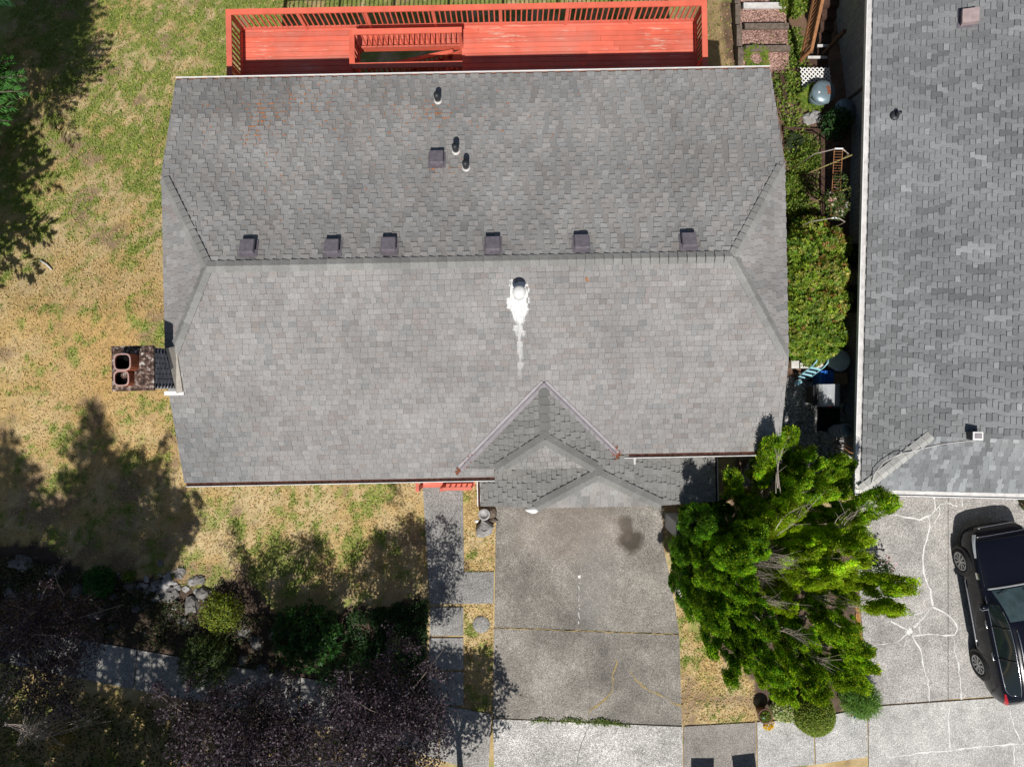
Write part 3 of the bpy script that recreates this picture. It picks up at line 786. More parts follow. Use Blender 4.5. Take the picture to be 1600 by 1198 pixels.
def flue(px, py, ht, wd):
    z1 = ch_z1+ht; q = L(px, py, z1); n = 24
    def ring(r, z):
        o = []
        for k in range(n):
            a = 2*math.pi*k/n; c_, s_ = math.cos(a), math.sin(a); f = (abs(c_)**4+abs(s_)**4)**-.25
            o.append((q.x+r*c_*f, q.y+r*s_*f, z))
        return o
    w_ = wd/2; rings = [(w_, ch_z1), (w_, z1-.01), (w_-.012, z1), (w_-.026, z1), (w_-.030, z1-.012), (w_-.030, z1-.05)]
    vs_ = []; [vs_.extend(ring(*r)) for r in rings]
    fs = [(i*n+k, i*n+(k+1) % n, (i+1)*n+(k+1) % n, (i+1)*n+k) for i in range(5) for k in range(n)]
    f = MB().add(vs_, fs).build('clay_flue', M_TERRA, ch)
    MB().add(ring(w_-.030, z1-.05)+ring(w_-.034, z1-.30), [(k, (k+1) % n, n+(k+1) % n, n+k) for k in range(n)]+[tuple(range(n, 2*n))]).build('flue_soot', M_SOOT, ch)
    MB().add(ring(w_-.003, z1+.004)+ring(w_-.03, z1+.004)+ring(w_-.003, z1-.012)+ring(w_-.03, z1-.012), [(k, (k+1) % n, n+(k+1) % n, n+k) for k in range(n)]+[(2*n+k, 2*n+(k+1) % n, (k+1) % n, k) for k in range(n)]+[(n+k, n+(k+1) % n, 3*n+(k+1) % n, 3*n+k) for k in range(n)]).build('flue_rim', plain('flue_rim', (.42, .27, .24), .85), ch)
flue(191, 565.5, .42, .37); flue(189.5, 591, .30, .335)
MB().add([(cu1+.005, cv0-.10, zS(cv0)+.10), (cu1+.13, cv0-.08, zS(cv0)+.05), (cu1+.13, cv1+.05, zS(cv1)+.05), (cu1+.005, cv1, zS(cv1)+.28), (cu1+.005, cv0-.1, zS(cv0)-.02), (cu1+.13, cv0-.08, zS(cv0)-.02), (cu1+.13, cv1+.05, zS(cv1)-.02), (cu1+.005, cv1, zS(cv1)-.02)],
    [(0, 1, 2, 3), (0, 4, 5, 1), (1, 5, 6, 2), (2, 6, 7, 3), (7, 6, 5, 4), (3, 7, 4, 0)]).build('chimney_flashing', plain('tan_flashing', (.33, .30, .26), .6, .2, .4, .2, 9), house)
MB().box((uL+.14, cv0-.10, zS(cv0-.1)+.035), (.46, .10, .02)).build('white_flashing_strip', M_WHITE, house)

# ------------------------------------------------------------------ red deck behind the house
t = NT('red_deck_paint')
p = t.pos(); ma = t.n('ShaderNodeMapping'); ma.inputs['Scale'].default_value = (.55, 4.5, 3); t.l(p, ma.inputs[0])
wear = t.noise(3.0, 7, .72, ma.outputs[0]); big = t.noise(.5, 3, .5)
wk = t.math('ADD', t.math('MULTIPLY', wear, .82), t.math('MULTIPLY', big, .36))
c = t.mix(t.attr(), t.g(t.noise(1.3, 5), .82, 1.18, .3, .7))
sp_ = t.n('ShaderNodeSeparateXYZ'); t.l(p, sp_.inputs[0])
c = t.mix(c, (.62, .50, .40), t.g(wk, 0, .7, .67, .76), 'MIX')
c = t.mix(c, (.50, .22, .17), t.g(t.noise(.9, 5, .6), 0, .55, .45, .7), 'MIX')
t.bump(t.noise(30), .15); M_DECKP = t.fin(c, .6, 0, .35)
t = NT('red_rail_paint'); c = t.mix(t.attr(), t.g(t.noise(2.5, 5), .85, 1.12, .3, .7)); c = t.mix(c, (.60, .42, .34), t.g(t.noise(40, 4), 0, .55, .66, .72), 'MIX'); M_RAILP = t.fin(c, .5, 0, .4)
deck = thing('wooden_deck', (0, 0, 0), 'long red painted timber deck with railings along the back of the house', 'deck', None, TH)
def RED():
    k = U(.82, 1.12); f = U(0, .03); return (.66*k, .128*k+f, .075*k+f)
zd = .8; du0, du1, dv0, dv1 = -7.36, 5.32, 7.12, 10.0
su0, su1, sv0, sv1 = -4.05, -1.22, 8.50, 9.38
v = dv0; bw = .139
while v < dv1-.02:
    segs = [(du0, du1)]
    if v+bw > sv0 and v < sv1: segs = [(du0, su0), (su1, du1)]
    for a, b in segs:
        x = a
        while x < b-.01:
            ln = U(2.6, 4.6); x2 = min(b, x+ln)
            if b-x2 < .8: x2 = b
            MB().box(((x+x2)/2, v+bw/2, zd-.018), (x2-x-.006, bw-.010, .036), col=RED()).build('deck_board', M_DECKP, deck)
            x = x2
    v += bw
zt_ = zd+.95
def rail_run(a, b, out, posts, bal=.145):
    a, b = Vector(a), Vector(b); t_ = (b-a); ln = t_.length; t_.normalize(); o = Vector(out)
    lo = -.0035 if abs(t_.y) > .5 else 0
    MB().bar(a+Vector((0, 0, zt_+lo))-t_*.07, b+Vector((0, 0, zt_+lo))+t_*.07, .145, .038, col=RED()).build('top_rail', M_RAILP, deck)
    MB().bar(a+Vector((0, 0, zd+.09)), b+Vector((0, 0, zd+.09)), .045, .085, col=RED()).build('bottom_rail', M_RAILP, deck)
    MB().bar(a+Vector((0, 0, zt_-.062)), b+Vector((0, 0, zt_-.062)), .04, .085, col=RED()).build('sub_rail', M_RAILP, deck)
    bmesh_ = MB().box((0, 0, 0), (.036, .036, .82), col=RED()).mesh('baluster', M_RAILP)
    n = int(ln/bal)
    ps = [ln*f for f in posts]
    for i in range(1, n):
        d = ln*i/n
        if any(abs(d-q_) < .07 for q_ in ps): continue
        link('baluster', bmesh_, None, deck, a+t_*d+Vector((0, 0, zd+.5)))
    pm = MB().box((0, 0, 0), (.09, .09, 1.05), col=RED()).mesh('post', M_RAILP)
    for d in ps: link('post', pm, None, deck, a+t_*d+Vector((0, 0, zd+.39)))
vb = dv1-.03
rail_run((du0+.04, vb, 0), (du1-.04, vb, 0), (0, 1, 0), [i/7 for i in range(8)])
rail_run((du0+.04, vb-.1, 0), (du0+.04, 7.25, 0), (-1, 0, 0), [.5, 1]); rail_run((du1-.04, vb-.1, 0), (du1-.04, 7.25, 0), (1, 0, 0), [.5, 1])
rail_run((su0-.02, sv0+.02, 0), (su0-.02, sv1-.02, 0), (-1, 0, 0), [0, 1]); rail_run((su0+.06, sv1, 0), (su1, sv1, 0), (0, 1, 0), [1]); rail_run((su0+.06, sv0-.02, 0), (su1, sv0-.02, 0), (0, -1, 0), [1])
st = MB(); gback = gz(-2, 9)
for s_ in (sv0+.07, sv1-.07):
    MB().bar((su1+.05, s_, zd-.16), (su1-3.9, s_, zd-.16-2.75), .05, .26, up=(0, 0, 1), col=RED()).build('stringer', M_RAILP, deck)
tm = MB().box((0, 0, 0), (.27, sv1-sv0-.18, .036), col=(.40, .10, .05)).mesh('tread', M_RAILP)
for i in range(12): link('tread', tm, None, deck, (su1-.14-.275*i, (sv0+sv1)/2, zd-.20-.195*i))
MB().bar((su1-.15, sv0+.2, zd+.25), (su1-3.0, sv0+.2, zd-1.75), .045, .09, col=RED()).build('handrail', M_RAILP, deck)
ga, gb = Vector((su1-.25, sv1-.10, zd-.02)), Vector((su0+.05, sv1-.10, zd-1.0))
MB().bar(ga, gb, .10, .05, col=RED()).build('handrail', M_RAILP, deck)
gm = MB().box((0, 0, 0), (.036, .036, .8), col=RED()).mesh('baluster', M_RAILP)
for i in range(19): link('baluster', gm, None, deck, ga.lerp(gb, i/18)-Vector((0, 0, .43)))
for u in (du0+.1, -5.0, -.9, 2.2, du1-.1):
    for v in (dv1-.1, 7.3): MB().box((u, v, (zd-.2-3)/2), (.1, .1, zd-.2+3), col=RED()).build('support_post', M_RAILP, deck)
for v in (dv1-.03, 8.44, 9.44): MB().box(((du0+du1)/2, v, zd-.14), (du1-du0, .045, .2), col=RED()).build('beam', M_RAILP, deck)

# ------------------------------------------------------------------ red porch at the front door
porch = thing('front_porch', (0, 0, 0), 'small red painted porch peeking out from the front eave beside the path', 'porch', None, TH)
pa = L(657, 760, .42); pb = L(742, 762, .42); y = pa.y
for i in range(9):
    MB().box(((pa.x+pb.x)/2, y+.07+.142*i, .40), (pb.x-pa.x, .136, .036), col=RED()).build('deck_board', M_DECKP, porch)
MB().box(((pa.x+pb.x)/2, y-.02, .28), (pb.x-pa.x, .035, .24), col=RED()).build('fascia_board', M_RAILP, porch)
def prail(u0, v0, u1, v1, n):
    for z in (1.3, .5): MB().bar((u0, v0, z), (u1, v1, z), .09 if z > 1 else .04, .04, col=RED()).build('rail', M_RAILP, porch)
    for i in range(n+1):
        f = i/n; MB().box((u0+(u1-u0)*f, v0+(v1-v0)*f, .88), (.035, .035, .80), col=RED()).build('baluster', M_RAILP, porch)
prail(pa.x+.03, y+.05, pa.x+.03, y+1.25, 7); prail(pb.x-.82, y+.05, pb.x-.05, y+.05, 5)
MB().box((pa.x+.03, y+.03, .66), (.09, .09, 1.3), col=RED()).build('post', M_RAILP, porch)
MB().box((pb.x-.86, y+.03, .66), (.09, .09, 1.3), col=RED()).build('post', M_RAILP, porch)

# ------------------------------------------------------------------ the neighbour's house
TN = rad(-1.45)
nb = thing('neighbour_house', (0, 0, 0), 'neighbouring house with blue grey shingle roof, long white gutter and grey vertical siding', 'house', None, TN)
def LN(px, py, z):
    p = P(px, py, z); c, s = math.cos(TN), math.sin(TN)
    return Vector((p.x*c+p.y*s, -p.x*s+p.y*c, z))
n0, z0 = 9.04, 2.3; pn_ = .33
zw = lambda u: z0+pn_*(u-n0)
nvS, nvG = -2.5, -1.05
zg = z0+pn_*(nvG-nvS); ug = n0+(nvG-nvS); ur = 15.2
zs_ = lambda v: z0+pn_*(v-nvS)
polW = [[(n0, nvS, z0), (ug, nvG, zg), (ug, 14, zg), (n0, 14, z0)], [(ug, nvG, zg), (ur, nvG, zw(ur)), (ur, 14, zw(ur)), (ug, 14, zg)]]
polW = [polW[0], polW[1]]
polSo = [[(n0, nvS, z0), (21, nvS, z0), (21, nvG, zg), (ug, nvG, zg)]]
polEa = [[(ur, nvG, zw(ur)), (21.5, nvG, zw(ur)-pn_*(21.5-ur)), (21.5, 14, zw(ur)-pn_*(21.5-ur)), (ur, 14, zw(ur))]]
def toneNb(c, tooth):
    k = .20*(1+random.gauss(0, .10)); r = random.random()
    if r < .06: k *= 1.28
    elif r < .2: k *= .80
    k *= .85+.3*float(fbm(c.x, c.y, .7, 13))
    return clampc((k*.98, k*1.0, k*1.02))
def toneNs(c, tooth):
    k = .225*(1+random.gauss(0, .14)); r = random.random()
    if r < .10: k *= 1.22
    elif r < .24: k *= .78
    return clampc((k*.955, k*1.0, k*1.03))
M_SHN = shingle_mat('blue_grey_shingle')
deck_solid(polW+polSo+polEa, .13, 'roof_deck', M_DECK, nb)
RB = Roof()
RB.plane(polW, toneNb, expo=.125, tooth=(.125, .20), gap=(.11, .18), th=(.02, .028), lim=lambda c: c.y < 11.4 and c.x < 13.4)
RB.plane(polSo, toneNs, expo=.125, tooth=(.125, .20), gap=(.11, .18), th=(.007, .012), lim=lambda c: c.x < 13.9)
RB.emit(nb, M_SHN, Vector((0, 0, H)))
nWn, nSn = pn([Vector(p) for p in polW[0]]), pn([Vector(p) for p in polSo[0]])
caps(nb, (n0, nvS, z0), (ug+.03, nvG+.03, zg+.01), nWn, nSn, .2, M_SHN, wd=.125, name='hip_cap', shade=(.36, .44))
MB().add([(ug, nvG+.02, zg-.05), (ur, nvG+.02, zg-.05), (ur, nvG+.02, zw(ur)-.1)], [(0, 1, 2)]).add([(ug, nvG+.10, zg-.05), (ur, nvG+.1, zg-.05), (ur, nvG+.1, zw(ur)-.1)], [(2, 1, 0)]).build('gable_wall', M_WALL, nb)
gutter((n0, nvS-.1, z0-.03), (n0, 14, z0-.03), (-1, 0, 0), nb, wd=.15, mat=M_WHITE, bed=M_OFFW)
gutter((n0-.13, nvS, z0-.03), (21, nvS, z0-.03), (0, -1, 0), nb, wd=.15, mat=M_WHITE, bed=M_OFFW)
wx = n0+.62
wallbox(wx+.03, 20.5, nvS+.6, 14, -3, z0+.1, nb, M_WALL)
M_SIDING = shaded('grey_siding', .8, .25, 8, .2)
sb = []
for _ in range(5):
    k = U(.26, .32); sb.append(MB().box((0, 0, 0), (.03, .142, 4.8), col=(k*.97, k, k*1.03)).mesh('siding_board', M_SIDING))
v = nvS+.7
while v < 13.5: link('siding_board', random.choice(sb), None, nb, (wx+.012, v, z0-2.5)); v += .15
z = 3.7
for _ in range(8): q = LN(1517, 25, z+.15); z = zw(q.x)
MB().box((q.x, q.y, zw(q.x)+.02), (.44, .44, .012), M=Matrix.Rotation(-math.atan(pn_), 3, 'Y')).build('vent_flange', M_VENT, nb)
b = MB().box((q.x, q.y, zw(q.x)+.12), (.36, .34, .16), M=Matrix.Rotation(-math.atan(pn_), 3, 'Y')).build('box_vent', plain('pinkish_vent', (.40, .31, .30), .6, .1), nb)
z = 2.8
for _ in range(8): q = LN(1403, 178, z+.1); z = zw(q.x)
f = MB().lathe((q.x, q.y, z-.01), [(.14, 0), (.12, .03), (.06, .05)], 14).build('pipe_flashing', M_PIPE, nb)
MB().tube([(q.x, q.y, z), (q.x, q.y, z+.22)], .045, 12).build('vent_pipe', M_PIPE, f)
z = 3.6
for _ in range(8): q = LN(1528, 681, z+.27); z = zw(q.x)
f = MB().box((q.x, q.y, z+.12), (.20, .20, .26)).build('metal_vent', M_DGREY, nb)
MB().box((q.x, q.y, z+.265), (.25, .20, .03)).build('vent_frame', M_WHITE, f); MB().box((q.x, q.y, z+.2885), (.17, .12, .012)).build('vent_face', M_FLASH, f)
wpts = [LN(a, b, 2.9) for a, b in ((1528, 688), (1480, 694), (1435, 705), (1410, 712), (1392, 724), (1380, 740), (1376, 762))]
wp = []
for a in wpts:
    zz_ = max(zw(a.x) if a.y > nvG or a.x-n0 < a.y-nvS else -9, zs_(a.y) if a.y < nvG else -9); wp.append((a.x, a.y, zz_+(.075 if -.3 < (a.x-n0)-(a.y-nvS) < .3 else .035)))
MB().tube(wp, .011, 5).build('cable', M_OFFW, nb)
for q in (LN(1335, 87, 1.2), LN(1345, 197, 1.6)): MB().lathe((wx-.03, q.y, q.z), [(.05, -.08), (.07, 0), (.03, .1)], 12).build('wall_lamp', M_BLACK, nb)
MB().bar((wx-.02, LN(1325, 140, .4).y, -.25), (wx-.02, LN(1352, 108, 1.9).y, 1.7), .06, .06).build('conduit', M_TIMBER, nb)
# ------------------------------------------------------------------ foliage generators
YG = [(.16, .20, .022), (.12, .175, .022), (.20, .215, .03), (.085, .14, .02)]
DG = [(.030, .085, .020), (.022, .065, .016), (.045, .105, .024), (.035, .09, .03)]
def plume_np(axis, rmax, n, cols, clump=.16, lw=(.05, .09), gap=0.0, wts=None, prof=None):
    """scaly conifer plume round a polyline axis: clumps of flat sprays"""
    axis = np.array([tuple(a) for a in axis], float); seg = np.linalg.norm(np.diff(axis, axis=0), axis=1); cum = np.concatenate([[0], np.cumsum(seg)]); Ln = cum[-1]
    nc = max(44, int(Ln*rmax*85))
    t = RN.uniform(gap, 1, nc)
    def prf(t): return np.clip(np.minimum(1, (t-gap+.1)/.42)**.7*np.minimum(1, (1.02-t)/.22)**.55, .02, 1)*rmax
    def at(t): return np.stack([np.interp(t*Ln, cum, axis[:, k]) for k in range(3)], 1)
    c = at(t); ax = nrm(np.tile(axis[-1]-axis[0], (nc, 1)))
    out = rdir(nc); out = nrm(out-ax*np.sum(out*ax, 1, keepdims=True)*.9+np.array([0, 0, .25]))
    rr = prf(t)[:, None]*RN.uniform(.5, 1.18, (nc, 1)); cc_ = c+out*rr
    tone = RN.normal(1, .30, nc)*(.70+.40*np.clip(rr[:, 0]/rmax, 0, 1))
    k = RN.integers(0, nc, n)
    cr = clump*RN.uniform(.35, 1.1, nc)
    dd = nrm(out[k]*.9+rdir(n)*1.0+np.array([0, 0, .35]))
    pos = cc_[k]+dd*(cr[k]*RN.uniform(.45, 1, n)**.5)[:, None]-out[k]*.03
    pos = pos+ax[k]*(RN.normal(0, 1, n)*cr[k]*.8)[:, None]
    nn = nrm(dd+rdir(n)*.45+np.array([0, 0, .35]))
    d = nrm(np.cross(nn, rdir(n))*.7+ax[k]*.9+nn*.45)
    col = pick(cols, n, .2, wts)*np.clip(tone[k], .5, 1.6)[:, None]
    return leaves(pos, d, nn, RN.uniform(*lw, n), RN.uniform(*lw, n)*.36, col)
def blob_np(c, r, n, cols, lw=(.05, .1), asp=.5, lump=.25, wts=None, shell=.5, up=.35, whorl=0, seed=0):
    """broad-leaved shrub: leaves on a lumpy shell, optionally in whorls"""
    c = np.array(tuple(c)); r = np.array(r)
    m = n//whorl if whorl else n
    d = rdir(m); d[:, 2] = np.abs(d[:, 2])*1.0-.12; d = nrm(d)
    lm = 1+lump*(fbm(d[:, 0]*2+c[0], d[:, 1]*2+d[:, 2]*1.7+c[1], 1.6, seed)-.5)*2
    q = c+d*r*(lm*(1-(1-shell)*RN.uniform(0, 1, m)**2))[:, None]
    col = pick(cols, m, .22, wts)
    if whorl:
        kk = np.repeat(np.arange(m), whorl); ctr = nrm(d[kk]+np.array([0, 0, .5])); q = q[kk]; dd = d[kk]; col = col[kk]*RN.uniform(.75, 1.2, (len(kk), 1))
        ld = nrm(np.cross(ctr, rdir(len(kk)))+ctr*.35); nn = ctr; N = len(kk)
    else:
        N = m; nn = nrm(d+rdir(N)*.6+np.array([0, 0, .45])); ld = nrm(np.cross(nn, rdir(N))+nn*up)
    return leaves(q, ld, nn, RN.uniform(*lw, N), RN.uniform(*lw, N)*asp, col)
def leafmesh(name, parts, mat, parent=None, kind=None):
    V, Q, C = join_np(parts) if isinstance(parts, list) else parts
    o = link(name, npmesh(name, V, Q, C, mat), None, parent)
    if kind: o['kind'] = kind
    return o
def curve(a, b, bend, n=6):
    a = Vector(a); b = Vector(b); r = []
    s = Vector((-(b-a).y, (b-a).x, 0)); s = s.normalized() if s.length > 0 else s
    for i in range(n+1):
        f = i/n; r.append(a.lerp(b, f)+s*bend*math.sin(math.pi*f)+Vector((0, 0, -.12*(b-a).length*math.sin(math.pi*f)*.5)))
    return r

# ------------------------------------------------------------------ the leaning cypresses between the driveways
def cyp(name, label, base_px, plumes, cols, wts=None, dens=1.0, clump=.13):
    """plumes: (root px, root z, tip px, tip z, radius, gap)"""
    b = G(*base_px); t = thing(name, b, label, 'tree', 'cypresses between the two driveways')
    inv = -b
    for (ra, rz, ta, tz, r, gap) in plumes:
        A = P(ra[0], ra[1], rz); B = P(ta[0], ta[1], tz)
        ax = curve(A, B, U(-.08, .08)); r = r*.86 if tz > 3.25 else r*.95
        tr = curve(b+Vector((U(-.15, .15), U(-.15, .15), 0)), A, U(-.1, .1), 4)[:-1]+ax[:-1]
        tr = [q-b for q in tr]
        MB().tube(tr, list(np.linspace(.055, .014, len(tr))), 6).build('stem', M_TWIG, t)
        n = int(((B-A).length*r*19000+1500)*dens)
        ln = [q-b for q in ax]
        leafmesh('foliage', plume_np(ln, r, n, cols, clump, gap=gap, wts=wts), M_LEAF, t)
    return t
CYG = [(.42, .57, .032), (.34, .52, .034), (.56, .64, .06), (.20, .38, .026)]
CDG = [(.13, .32, .030), (.085, .24, .026), (.26, .44, .036), (.05, .15, .02)]
cyp('cypress', 'round topped dark green cypress next to the garage roof corner', (1085, 800),
    [((1075, 808), .8, (1104, 817), 4.3, .42, 0), ((1066, 830), .5, (1075, 870), 2.6, .40, 0), ((1062, 860), .3, (1068, 935), 2.0, .30, 0), ((1110, 790), .5, (1130, 800), 2.6, .34, 0)], CDG, None, 1.15, .14)
cyp('cypress', 'dense dark green cypress along the right edge of the driveway', (1080, 880),
    [((1085, 850), 1.2, (1120, 905), 4.0, .46, 0), ((1080, 890), 1.0, (1127, 975), 3.8, .40, 0), ((1125, 905), 1.4, (1205, 985), 4.4, .42, 0), ((1095, 935), .8, (1142, 1060), 3.6, .36, 0), ((1130, 965), 1.2, (1212, 1060), 4.2, .40, 0), ((1078, 900), .4, (1085, 955), 1.9, .28, 0), ((1120, 860), 1.2, (1165, 930), 4.3, .40, 0), ((1100, 840), .9, (1150, 870), 3.8, .42, 0), ((1095, 920), .6, (1160, 1000), 3.0, .40, 0), ((1150, 960), .6, (1190, 1020), 2.8, .38, 0), ((1125, 850), 1.6, (1158, 872), 5.0, .50, 0), ((1140, 835), 1.6, (1185, 850), 4.9, .45, 0)], CDG+CYG[:2], None, 1.1)
cyp('cypress', 'wide splayed cypress with bare grey branches showing in its middle', (1150, 860),
    [((1190, 880), 1.6, (1345, 872), 4.3, .44, .12), ((1225, 845), 1.8, (1352, 838), 4.0, .26, .35), ((1180, 825), 1.4, (1245, 800), 4.0, .36, 0), ((1215, 905), 1.6, (1300, 905), 3.8, .28, .2), ((1195, 925), 1.6, (1238, 950), 3.6, .22, .3), ((1150, 825), 1.2, (1200, 825), 3.6, .38, 0), ((1190, 850), 1.0, (1290, 845), 3.3, .30, .25), ((1290, 905), 2.0, (1420, 914), 4.0, .30, .30), ((1300, 945), 2.0, (1404, 950), 4.0, .19, .50), ((1230, 860), .8, (1300, 870), 2.4, .36, 0), ((1170, 900), .6, (1230, 920), 2.2, .34, 0), ((1255, 900), .8, (1330, 935), 2.8, .30, 0), ((1260, 880), 1.2, (1330, 905), 3.4, .30, .1), ((1240, 815), 1.0, (1330, 815), 3.0, .30, .1)], CYG, [.38, .30, .2, .12])
cyp('cypress', 'yellow green cypress leaning towards the white gutter of the neighbour', (1190, 790),
    [((1290, 815), 1.6, (1394, 780), 4.4, .32, .1), ((1200, 790), 1.4, (1295, 760), 4.0, .38, .1), ((1150, 785), .8, (1145, 745), 3.4, .24, .2), ((1190, 765), 1.2, (1213, 690), 4.2, .26, .15), ((1230, 720), 1.0, (1240, 668), 3.4, .18, 0), ((1265, 760), 1.0, (1325, 722), 3.2, .27, 0), ((1215, 750), .8, (1275, 712), 2.8, .32, 0), ((1160, 770), .8, (1180, 800), 2.8, .32, 0), ((1225, 790), .6, (1300, 790), 2.4, .36, 0), ((1180, 730), .4, (1190, 740), 1.8, .34, 0), ((1240, 770), .5, (1250, 740), 2.2, .36, 0), ((1290, 770), .5, (1330, 760), 2.0, .26, 0)], CYG+CDG[:2], None, .95)
cyp('cypress', 'lowest cypress of the clump fanning out above the sidewalk', (1200, 980),
    [((1210, 985), 1.2, (1282, 1086), 4.2, .40, 0), ((1255, 935), 1.4, (1332, 990), 4.4, .36, 0), ((1265, 985), 1.4, (1352, 1018), 4.2, .28, .2), ((1270, 1010), 1.2, (1363, 1043), 4.0, .22, .3), ((1240, 1020), 1.0, (1325, 1065), 3.4, .28, .1), ((1180, 1040), .8, (1235, 1095), 3.0, .30, 0), ((1215, 950), 1.0, (1270, 1010), 3.6, .28, .15), ((1250, 1000), .5, (1310, 1060), 2.4, .34, 0), ((1210, 1010), .5, (1250, 1060), 2.4, .34, 0), ((1280, 960), .5, (1330, 1005), 2.0, .30, 0), ((1290, 1030), .4, (1345, 1075), 1.8, .26, 0)], CYG+CDG[:2], None, 1.0)
# bare twig sprays inside the splayed clump, part of the splayed cypress
spl = bpy.data.objects['cypress.002']
def twigspray(root, a, b, z0_, z1_, n, spread, rad_=.009, mat=M_TWIG):
    A = P(a[0], a[1], z0_)-root.location; mb = MB()
    for i in range(n):
        B = P(b[0]+random.gauss(0, spread), b[1]+random.gauss(0, spread*.55), z1_+U(-.4, .3))-root.location
        c_ = curve(A+Vector((U(-.1, .1), U(-.1, .1), U(-.1, .1))), B, U(-.14, .14), 5)
        mb.tube(c_, list(np.linspace(rad_*U(.7, 1.5), .003, 6)), 4, cap=False)
        for _ in range(3):
            f = U(.35, .95); p0 = c_[0].lerp(c_[-1], f); d = (c_[-1]-c_[0]).normalized()+Vector((U(-.8, .8), U(-.8, .8), U(-.2, .7)))
            mb.tube([p0, p0+d*U(.12, .4)], [.005, .002], 3, cap=False)
    return mb.build('bare_branch', mat, root)
for a, b, z1_, z2_, n, s_ in [((1150, 862), (1235, 882), 2.6, 4.0, 24, 12), ((1148, 875), (1200, 905), 2.4, 3.8, 14, 11), ((1212, 838), (1266, 788), 3.6, 4.4, 4, 3), ((1310, 818), (1338, 798), 3.4, 4.2, 4, 4),
    ((1180, 930), (1215, 943), 3.0, 3.7, 8, 5), ((1220, 985), (1255, 998), 3.2, 3.9, 8, 6), ((1215, 765), (1217, 700), 3.4, 4.4, 4, 3), ((1275, 935), (1345, 952), 3.0, 3.8, 8, 6), ((1240, 1015), (1290, 1036), 2.6, 3.4, 9, 8)]:
    twigspray(spl, a, b, z1_, z2_, n, s_)

# ------------------------------------------------------------------ shrubs
def shrub(name, label, px, r, h, n, cols, cat='shrub', group=None, lw=(.05, .1), asp=.5, mat=None, wts=None, whorl=0, lump=.25, stems=5, rz=None, shell=.6):
    b = G(*px); b.z -= .02; t = thing(name, b, label, cat, group)
    mb = MB()
    for k in range(stems):
        a = U(0, 6.28); mb.tube([(0, 0, 0), (r*.3*math.cos(a), r*.3*math.sin(a), h*.4), (r*.6*math.cos(a), r*.6*math.sin(a), h*.75)], [.02, .014, .006], 5)
    mb.build('stem', M_BARK, t)
    ry = rz or r
    leafmesh('foliage', [blob_np((0, 0, h*.35), (r, ry, h*.65), n, cols, lw, asp, lump, wts, shell, whorl=whorl, seed=int(px[0])), blob_np((0, 0, h*.3), (r*.72, ry*.72, h*.55), n//3, [tuple(q*.9 for q in c) for c in cols], lw, asp, lump, None, .4, seed=3)], mat or M_LEAF, t)
    return t
RH = [(.25, .34, .03), (.16, .27, .026), (.10, .19, .02), (.38, .36, .09), (.32, .15, .05)]
# rhododendron hedge on the gravel side of the house
b = G(1272, 460); hd = thing('rhododendron_hedge', b, 'big yellow green rhododendron hedge with scorched leaves between the two houses', 'hedge')
parts = []
for (a, c_, r, z, wts) in [(1250, 395, .55, 1.55, [.4, .3, .2, .07, .03]), (1295, 385, .50, 1.5, [.34, .2, .12, .24, .10]), (1255, 435, .55, 1.7, [.36, .28, .2, .12, .04]), (1293, 430, .55, 1.75, [.3, .2, .1, .3, .10]), (1255, 480, .55, 1.7, [.4, .3, .2, .08, .02]), (1295, 475, .52, 1.75, [.3, .25, .15, .2, .10]), (1250, 525, .5, 1.55, [.36, .3, .24, .08, .02]), (1288, 525, .55, 1.65, [.36, .34, .26, .04, 0]), (1266, 365, .45, 1.2, [.34, .2, .12, .24, .10]), (1270, 548, .40, 1.4, [.36, .34, .26, .04, 0])]:
    p = P(a, c_, z-.45); p.z = gz(p.x, p.y)+z-.45
    parts.append(blob_np(p-b, (r, r*.95, .55), 4000, RH, (.07, .12), .28, .35, wts, .55, whorl=7, seed=a))
    parts.append(blob_np(p-b-Vector((0, 0, .45)), (r*1.02, r*1.0, .6), 1000, RH[1:3], (.09, .15), .30, .35, None, .55, whorl=7, seed=a))
leafmesh('foliage', parts, M_GLOSS, hd)
mb = MB()
for a, c_ in ((1250, 400), (1290, 430), (1255, 470), (1290, 510), (1255, 530)):
    p = G(a, c_)-b
    for k in range(4): mb.tube([p, p+Vector((U(-.2, .2), U(-.2, .2), .6)), p+Vector((U(-.4, .4), U(-.4, .4), 1.3))], [.04, .03, .01], 5)
mb.build('stem', M_BARK, hd)
SG = 'leafy plants along the terraced side garden'
BR = [(.15, .24, .03), (.20, .28, .035), (.10, .18, .025), (.25, .30, .06)]
shrub('leafy_shrub', 'bright lime green shrub at the top edge by the wooden stair', (1230, 10), .48, .8, 1700, BR, group=SG, lw=(.06, .12), asp=.6)
def patch(name, label, pts, n, cols, lw=(.05, .1), cat='ground cover', asp=.7, h=.14, mat=None, base=None):
    """low leafy mat"""
    poly = [G(a, b) for a, b in pts]
    x0, x1 = min(p.x for p in poly), max(p.x for p in poly); y0, y1 = min(p.y for p in poly), max(p.y for p in poly)
    xs = RN.uniform(x0, x1, n*4); ys = RN.uniform(y0, y1, n*4)
    dn = fbm(xs, ys, 2.2, 77)
    ok = inpoly(xs+.12*(fbm(xs, ys, 4, 3)-.5)*2, ys+.12*(fbm(xs, ys, 4, 8)-.5)*2, poly) & (RN.uniform(.25, .6, n*4) < dn)
    xs, ys = xs[ok][:n], ys[ok][:n]; m = len(xs); dn = dn[ok][:n]
    z = ground(xs, ys)+np.abs(RN.normal(0, 1, m))*h*.5*dn*1.8+.02
    o = leafmesh(name, leaves(np.stack([xs, ys, z], 1), nrm(rdir(m)*np.array([1, 1, .3])+np.array([0, 0, .25])), nrm(rdir(m)*.5+np.array([0, 0, 1])), RN.uniform(*lw, m), RN.uniform(*lw, m)*asp, pick(cols, m, .25)), mat or M_LEAF)
    return tag(o, label, None, None, 'stuff')
